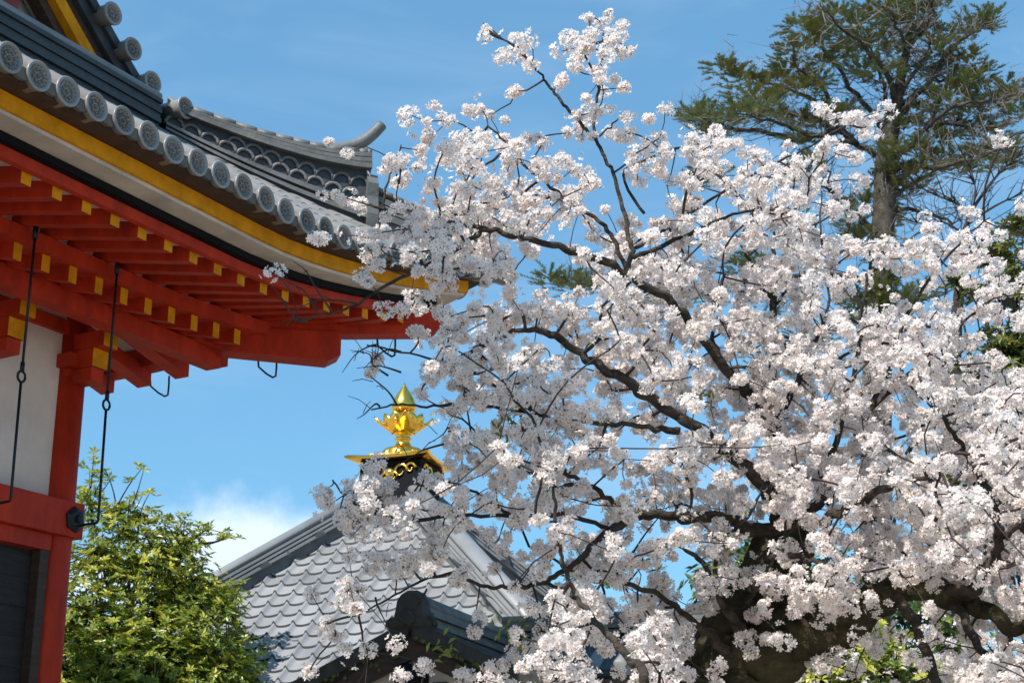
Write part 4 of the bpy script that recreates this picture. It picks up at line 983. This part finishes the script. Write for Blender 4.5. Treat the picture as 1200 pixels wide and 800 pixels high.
blobs = [B(1165, 295, Yr, .35, 1, .6), B(1190, 330, Yr, .40, 1, .6), B(1150, 345, Yr, .28, 1, .5), B(1205, 262, Yr, .35, 1, .5), B(1175, 400, Yr, .35, 1, .6), B(1210, 410, Yr, .40), B(1150, 425, Yr, .25, 1, .6), B(1220, 350, Yr, .5), B(1240, 450, Yr, .6), B(1180, 480, Yr, .7), B(1240, 560, Yr, .8), B(1160, 600, Yr, .7), B(1120, 330, Yr, .16, 1, .7), B(1200, 470, Yr, .5)]
broadleaf('broadleaf_tree', (at(1190, 600, Yr).x, Yr, 0), blobs, 'olive-green broadleaf tree at the right edge, beside the tall fir', 'tree', 5200, .095, .019, [M['leaf_d'], M['leaf_o'], M['leaf_o']], per=7)
Ys = 10.6
blobs = [B(1030, 748, Ys, .13), B(1020, 765, Ys, .16), B(1050, 775, Ys, .2), B(1000, 785, Ys, .22), B(960, 790, Ys, .16), B(1040, 820, Ys, .3), B(980, 840, Ys, .3), B(1085, 800, Ys, .2)]
broadleaf('shrub', (at(1020, 800, Ys).x, Ys, 0), blobs, 'fresh green shrub glimpsed under the big cherry bough', 'shrub', 420, .06, .014, [M['leaf_d'], M['leaf_m'], M['leaf_y']])
Yh = 15.5
blobs = [B(880, 650, Yh, .42), B(930, 700, Yh, .5), B(840, 690, Yh, .36), B(1010, 690, Yh, .6), B(1080, 720, Yh, .6), B(690, 690, Yh+1, .25), B(900, 780, Yh, .7), B(1000, 790, Yh, .7), B(1100, 800, Yh, .7)]
broadleaf('broadleaf_tree', (at(930, 800, Yh).x, Yh, 0), blobs, 'dark green tree showing in gaps behind the cherry trunk', 'tree', 900, .10, .026, [M['leaf_d'], M['leaf_d'], M['leaf_m']])
# ================================================================ FIR
YF = 24.0
fir = thing('fir_tree', (at(1030, 400, YF).x, YF, 0), 'tall sparse fir with olive needle pads and bare grey branches, behind the cherry', 'tree')
tp = [(1022, 1000, .30), (1026, 600, .25), (1028, 400, .21), (1033, 300, .195), (1036, 240, .18), (1038, 190, .165), (1042, 160, .15), (1050, 120, .10), (1058, 80, .07), (1066, 40, .05), (1072, 0, .04), (1076, -50, .02)]
q = catmull([(*at(x, y, YF), r) for x, y, r in tp], 4); mb = MB(); mb.tube([a[:3] for a in q], [a[3] for a in q], 14, 0, True, True, .08); mb.build('trunk', M['fbark'], fir)
FL = [[(1040, 185), (1065, 172, ), (1090, 145), (1118, 126), (1160, 120), (1200, 112)], [(1036, 182), (1010, 172), (985, 148), (968, 128), (940, 112), (905, 98), (872, 90), (846, 80)],
 [(1038, 205), (1062, 195), (1095, 198), (1130, 190), (1160, 178), (1185, 172)], [(1034, 240), (1070, 215), (1100, 200), (1150, 192)], [(1040, 160), (1010, 120), (985, 85), (962, 50), (945, 30)],
 [(1042, 150), (1075, 110), (1100, 80), (1125, 50), (1150, 30), (1165, 22)], [(1050, 120), (1040, 85), (1010, 55), (985, 30), (965, 10)], [(1055, 100), (1062, 60), (1050, 30), (1035, 5)],
 [(1000, 160), (960, 145), (925, 132), (895, 128), (862, 120)], [(1005, 170), (965, 160), (930, 150), (900, 142), (858, 130)], [(1048, 130), (1085, 100), (1120, 92), (1150, 98)],
 [(1062, 60), (1085, 30), (1095, 0), (1105, -20)], [(1085, 148), (1100, 120), (1110, 90), (1105, 60)], [(1030, 270), (1000, 250), (985, 230), (960, 215), (935, 205)], [(1036, 285), (1000, 290), (975, 295), (960, 300)],
 [(1030, 370), (1060, 355), (1085, 350), (1110, 345)], [(1028, 350), (1005, 360), (985, 370)], [(1040, 245), (1075, 245), (1105, 256), (1130, 262)], [(1028, 330), (960, 320), (880, 330), (800, 340), (720, 335), (660, 332)],
 [(985, 150), (940, 165), (890, 155), (850, 150), (825, 142), (808, 138)], [(980, 140), (960, 100), (935, 80), (925, 50)], [(1090, 146), (1130, 145), (1165, 150), (1195, 142)], [(1032, 300), (1060, 285), (1080, 270)], [(1045, 140), (1035, 100), (1025, 70), (1010, 30)], [(1050, 118), (1075, 80), (1090, 55), (1080, 20)]]
mb0 = MB(); limb_pts = []
for Lp in FL:
    dy = random.uniform(-1.3, 1.3); n_ = len(Lp)
    P4 = [(*at(p[0], p[1], YF+dy*i/(n_-1)), .055*(1-.78*i/(n_-1))*(.8 if n_ < 5 else 1)) for i, p in enumerate(Lp)]
    q = catmull(P4, 4); 
    for a in q[1:]: a[:3] += rng.normal(0, .025, 3)
    mb = MB(); mb.tube([a[:3] for a in q], [a[3] for a in q], 7, 0, True, True, .08); mb.build('limb', M['fbark'], fir); limb_pts += [(V(a[:3]), a[3]) for a in q]
# bare twigs, thick around the crown's middle
mb = MB()
for _ in range(900):
    p, r = random.choice(limb_pts); d = V((random.gauss(0, .7), random.gauss(0, .6), random.gauss(.45, .55))).normalized()*random.uniform(.2, .7)
    a = p; m_ = a+d*.5+V((random.gauss(0, .06), random.gauss(0, .06), -.05)); b = a+d+V((0, 0, .04))
    mb.tube([a, m_, b], [.009, .007, .003], 4)
    for k in range(2):
        c = m_.lerp(b, random.random()); e = c+V((random.gauss(0, .16), random.gauss(0, .16), random.gauss(.08, .12))); mb.tube([c, e], [.006, .003], 3)
tw = mb.build('bare_twigs', M['dead'], fir); tw['kind'] = 'stuff'
PADS = [(848, 82, 18, 5), (870, 92, 16, 5), (886, 96, 12, 4), (880, 115, 26, 7), (900, 120, 18, 6), (862, 130, 22, 7), (885, 133, 22, 7), (905, 138, 16, 6), (940, 30, 18, 10), (955, 45, 22, 10), (935, 58, 20, 9), (925, 80, 18, 8), (915, 92, 16, 6), (965, 25, 20, 9), (980, 18, 22, 10), (1000, 30, 24, 9), (1020, 20, 20, 9), (1040, 8, 24, 10), (1066, 2, 26, 10), (1095, 5, 20, 9), (1060, 30, 20, 8), (1030, 50, 24, 8), (995, 60, 20, 8), (970, 70, 18, 8), (1015, 80, 26, 9), (1030, 88, 22, 7), (1000, 50, 18, 7), (955, 95, 16, 7), (940, 105, 18, 6), (1145, 30, 22, 10), (1160, 22, 14, 8), (1118, 40, 16, 9), (1120, 100, 22, 9), (1135, 95, 14, 8), (1100, 85, 18, 8), (1080, 80, 20, 8), (1115, 125, 24, 9), (1150, 112, 24, 8), (1180, 105, 26, 8), (1200, 112, 22, 8), (1195, 135, 18, 6), (1150, 150, 22, 6), (1120, 152, 16, 6), (1170, 178, 22, 7), (1185, 172, 16, 7), (1140, 185, 28, 7), (1110, 185, 26, 7), (1085, 190, 22, 6), (1165, 195, 16, 5), (1120, 200, 18, 5), (1050, 175, 18, 6), (1048, 200, 16, 8), (1060, 150, 18, 6), (1070, 130, 18, 6), (975, 135, 16, 6), (960, 150, 18, 6), (940, 140, 18, 6), (935, 165, 14, 5), (830, 138, 18, 9), (818, 132, 12, 8), (845, 145, 20, 6), (808, 138, 10, 6), (838, 155, 14, 6), (945, 190, 14, 8), (930, 205, 16, 8), (915, 215, 14, 8), (1015, 240, 18, 12), (1000, 265, 16, 12), (1008, 280, 18, 8), (985, 250, 14, 10), (1060, 225, 22, 7), (1045, 260, 14, 10), (1070, 205, 18, 6), (1020, 360, 24, 14), (1045, 355, 24, 12), (1030, 375, 30, 10), (1060, 350, 18, 8), (1000, 355, 14, 10), (1080, 345, 16, 8), (665, 332, 26, 8), (690, 330, 14, 8), (645, 328, 14, 7), (680, 338, 20, 6), (800, 345, 30, 12), (830, 205, 16, 7), (815, 215, 12, 6), (780, 355, 30, 12), (885, 300, 26, 16), (870, 320, 26, 16), (905, 350, 24, 16), (960, 400, 40, 24), (900, 420, 40, 24), (990, 130, 14, 6), (1085, 40, 16, 8), (1050, 60, 16, 7), (1100, 60, 20, 8), (1130, 70, 18, 7), (1145, 90, 18, 7), (1105, 110, 20, 7), (1140, 130, 22, 7), (1185, 120, 20, 7), (1095, 165, 20, 7), (1160, 160, 18, 6), (1075, 175, 16, 7), (1030, 215, 12, 14), (1042, 235, 10, 14), (1030, 300, 12, 16), (1040, 325, 12, 14), (1026, 340, 14, 14), (1190, 190, 18, 6), (1075, 15, 22, 9), (1050, 25, 22, 9)]
mb = MB()
FS = 24/FPX/math.cos(PITCH)*1.0
for x, y, hw, hh in PADS:
    Yp = YF+random.gauss(0, .35); c0 = at(x, y, Yp); W = hw*FS*1.05; Hh = hh*FS; ol = random.random() < .38
    for _ in range(int(18+hw*1.35)):
        a = V((random.gauss(0, .5)*W, random.gauss(0, .5)*W, random.gauss(0, .45)*Hh)); p = c0+a
        dirv = V((a.x+random.gauss(0, .25)*W, a.y+random.gauss(0, .25)*W, .18*W+random.gauss(0, .3)*Hh)).normalized()
        Ln = random.uniform(.13, .27); sd_ = dirv.cross(ZU); sd_ = sd_.normalized() if sd_.length > .05 else V((1, 0, 0)); upv = sd_.cross(dirv)
        mi = 1 if (ol and random.random() < .6) or random.random() < .1 else 0
        for k in range(11):                               # a feathery spray: needle tufts along a short shoot
            t = (k+.5)/11; cpt = p+dirv*Ln*t
            for sg in (-1, 1):
                e = cpt+(sd_*sg*random.uniform(.5, 1)+dirv*.7+upv*random.uniform(-.1, .6))*.085*(1-.45*t)
                wv = dirv*.014
                mb.face([mb.vert(cpt-wv), mb.vert(cpt+wv), mb.vert(e+wv*.4)], mi)
nd = mb.build('needles', [M['needle'], M['needle_o']], fir); nd['kind'] = 'stuff'
# ================================================================ BARE TREE at the right
YB_ = 21.0
bt = thing('bare_tree', (at(1130, 500, YB_).x, YB_, 0), 'leafless tree with thin dark branches between the fir and the right edge', 'tree')
def bough(P, r, sub, mbx):
    q = catmull([(*at(x, y, YB_), 0) for x, y in P], 4); nq = len(q)
    mbx.tube([a[:3] for a in q], [r*(1-.8*i/(nq-1)) for i, a in enumerate(q)], 6)
    for _ in range(sub):
        i = random.randrange(2, nq); a = V(q[i][:3]); t = V(q[min(i+1, nq-1)][:3])-V(q[max(i-1, 0)][:3]); t.normalize()
        d = (t+V((random.gauss(0, .7), random.gauss(0, .5), random.gauss(.25, .5)))).normalized()*random.uniform(.2, .65)
        mbx.tube([a, a+d*.5+V((0, 0, .02)), a+d], [.011, .008, .003], 4)
        b = a+d*.6; d2 = V((random.gauss(0, .15), random.gauss(0, .1), random.gauss(.1, .15))); mbx.tube([b, b+d2], [.006, .003], 3)
mb = MB(); tq = catmull([(*at(x, y, YB_), r) for x, y, r in ((1110, 1000, .2), (1112, 600, .15), (1118, 420, .10), (1125, 330, .07), (1130, 270, .05))], 4); mb.tube([a[:3] for a in tq], [a[3] for a in tq], 9, 0, True, True, .06); mb.build('trunk', M['bark'], bt)
for P, r, sb in (([(1130, 270), (1140, 245), (1165, 210), (1185, 190), (1215, 165)], .032, 22), ([(1138, 248), (1120, 238), (1095, 228), (1075, 218)], .02, 14), ([(1140, 245), (1143, 222), (1138, 200), (1130, 185)], .016, 12), ([(1135, 262), (1165, 242), (1195, 228), (1230, 215)], .022, 14), ([(1130, 275), (1105, 260), (1080, 262), (1060, 255)], .018, 10), ([(1125, 320), (1160, 290), (1200, 270), (1240, 255)], .02, 10)):
    mb = MB(); bough(P, r, sb, mb); mb.build('bough', M['twig'], bt)
# ---- unseen evergreen added beside the viewer to shade the cherry's lower left sprays
hs = V((SUN.x, SUN.y, 0)).normalized(); up_ = math.tan(math.asin(SUN.z))
tgt = V(at(508, 596, 6.45))
def ray_at(t): return tgt+hs*t+ZU*(up_*t)
blobs = [(ray_at(8.0), V((.66, .6, .44))), (ray_at(8.8)+V((-.12, .05, 0)), V((.62, .56, .42))), (ray_at(9.7)+V((.18, -.1, .02)), V((.62, .56, .42))), (ray_at(10.5), V((.42, .4, .36)))]
broadleaf('broadleaf_tree', (ray_at(9.2).x, ray_at(9.2).y, 0), blobs, 'unseen slender evergreen added beside the viewer to shade the cherry sprays', 'tree', 1900, .11, .032, [M['leaf_d'], M['leaf_d'], M['leaf_m']])
bpy.context.view_layer.update()
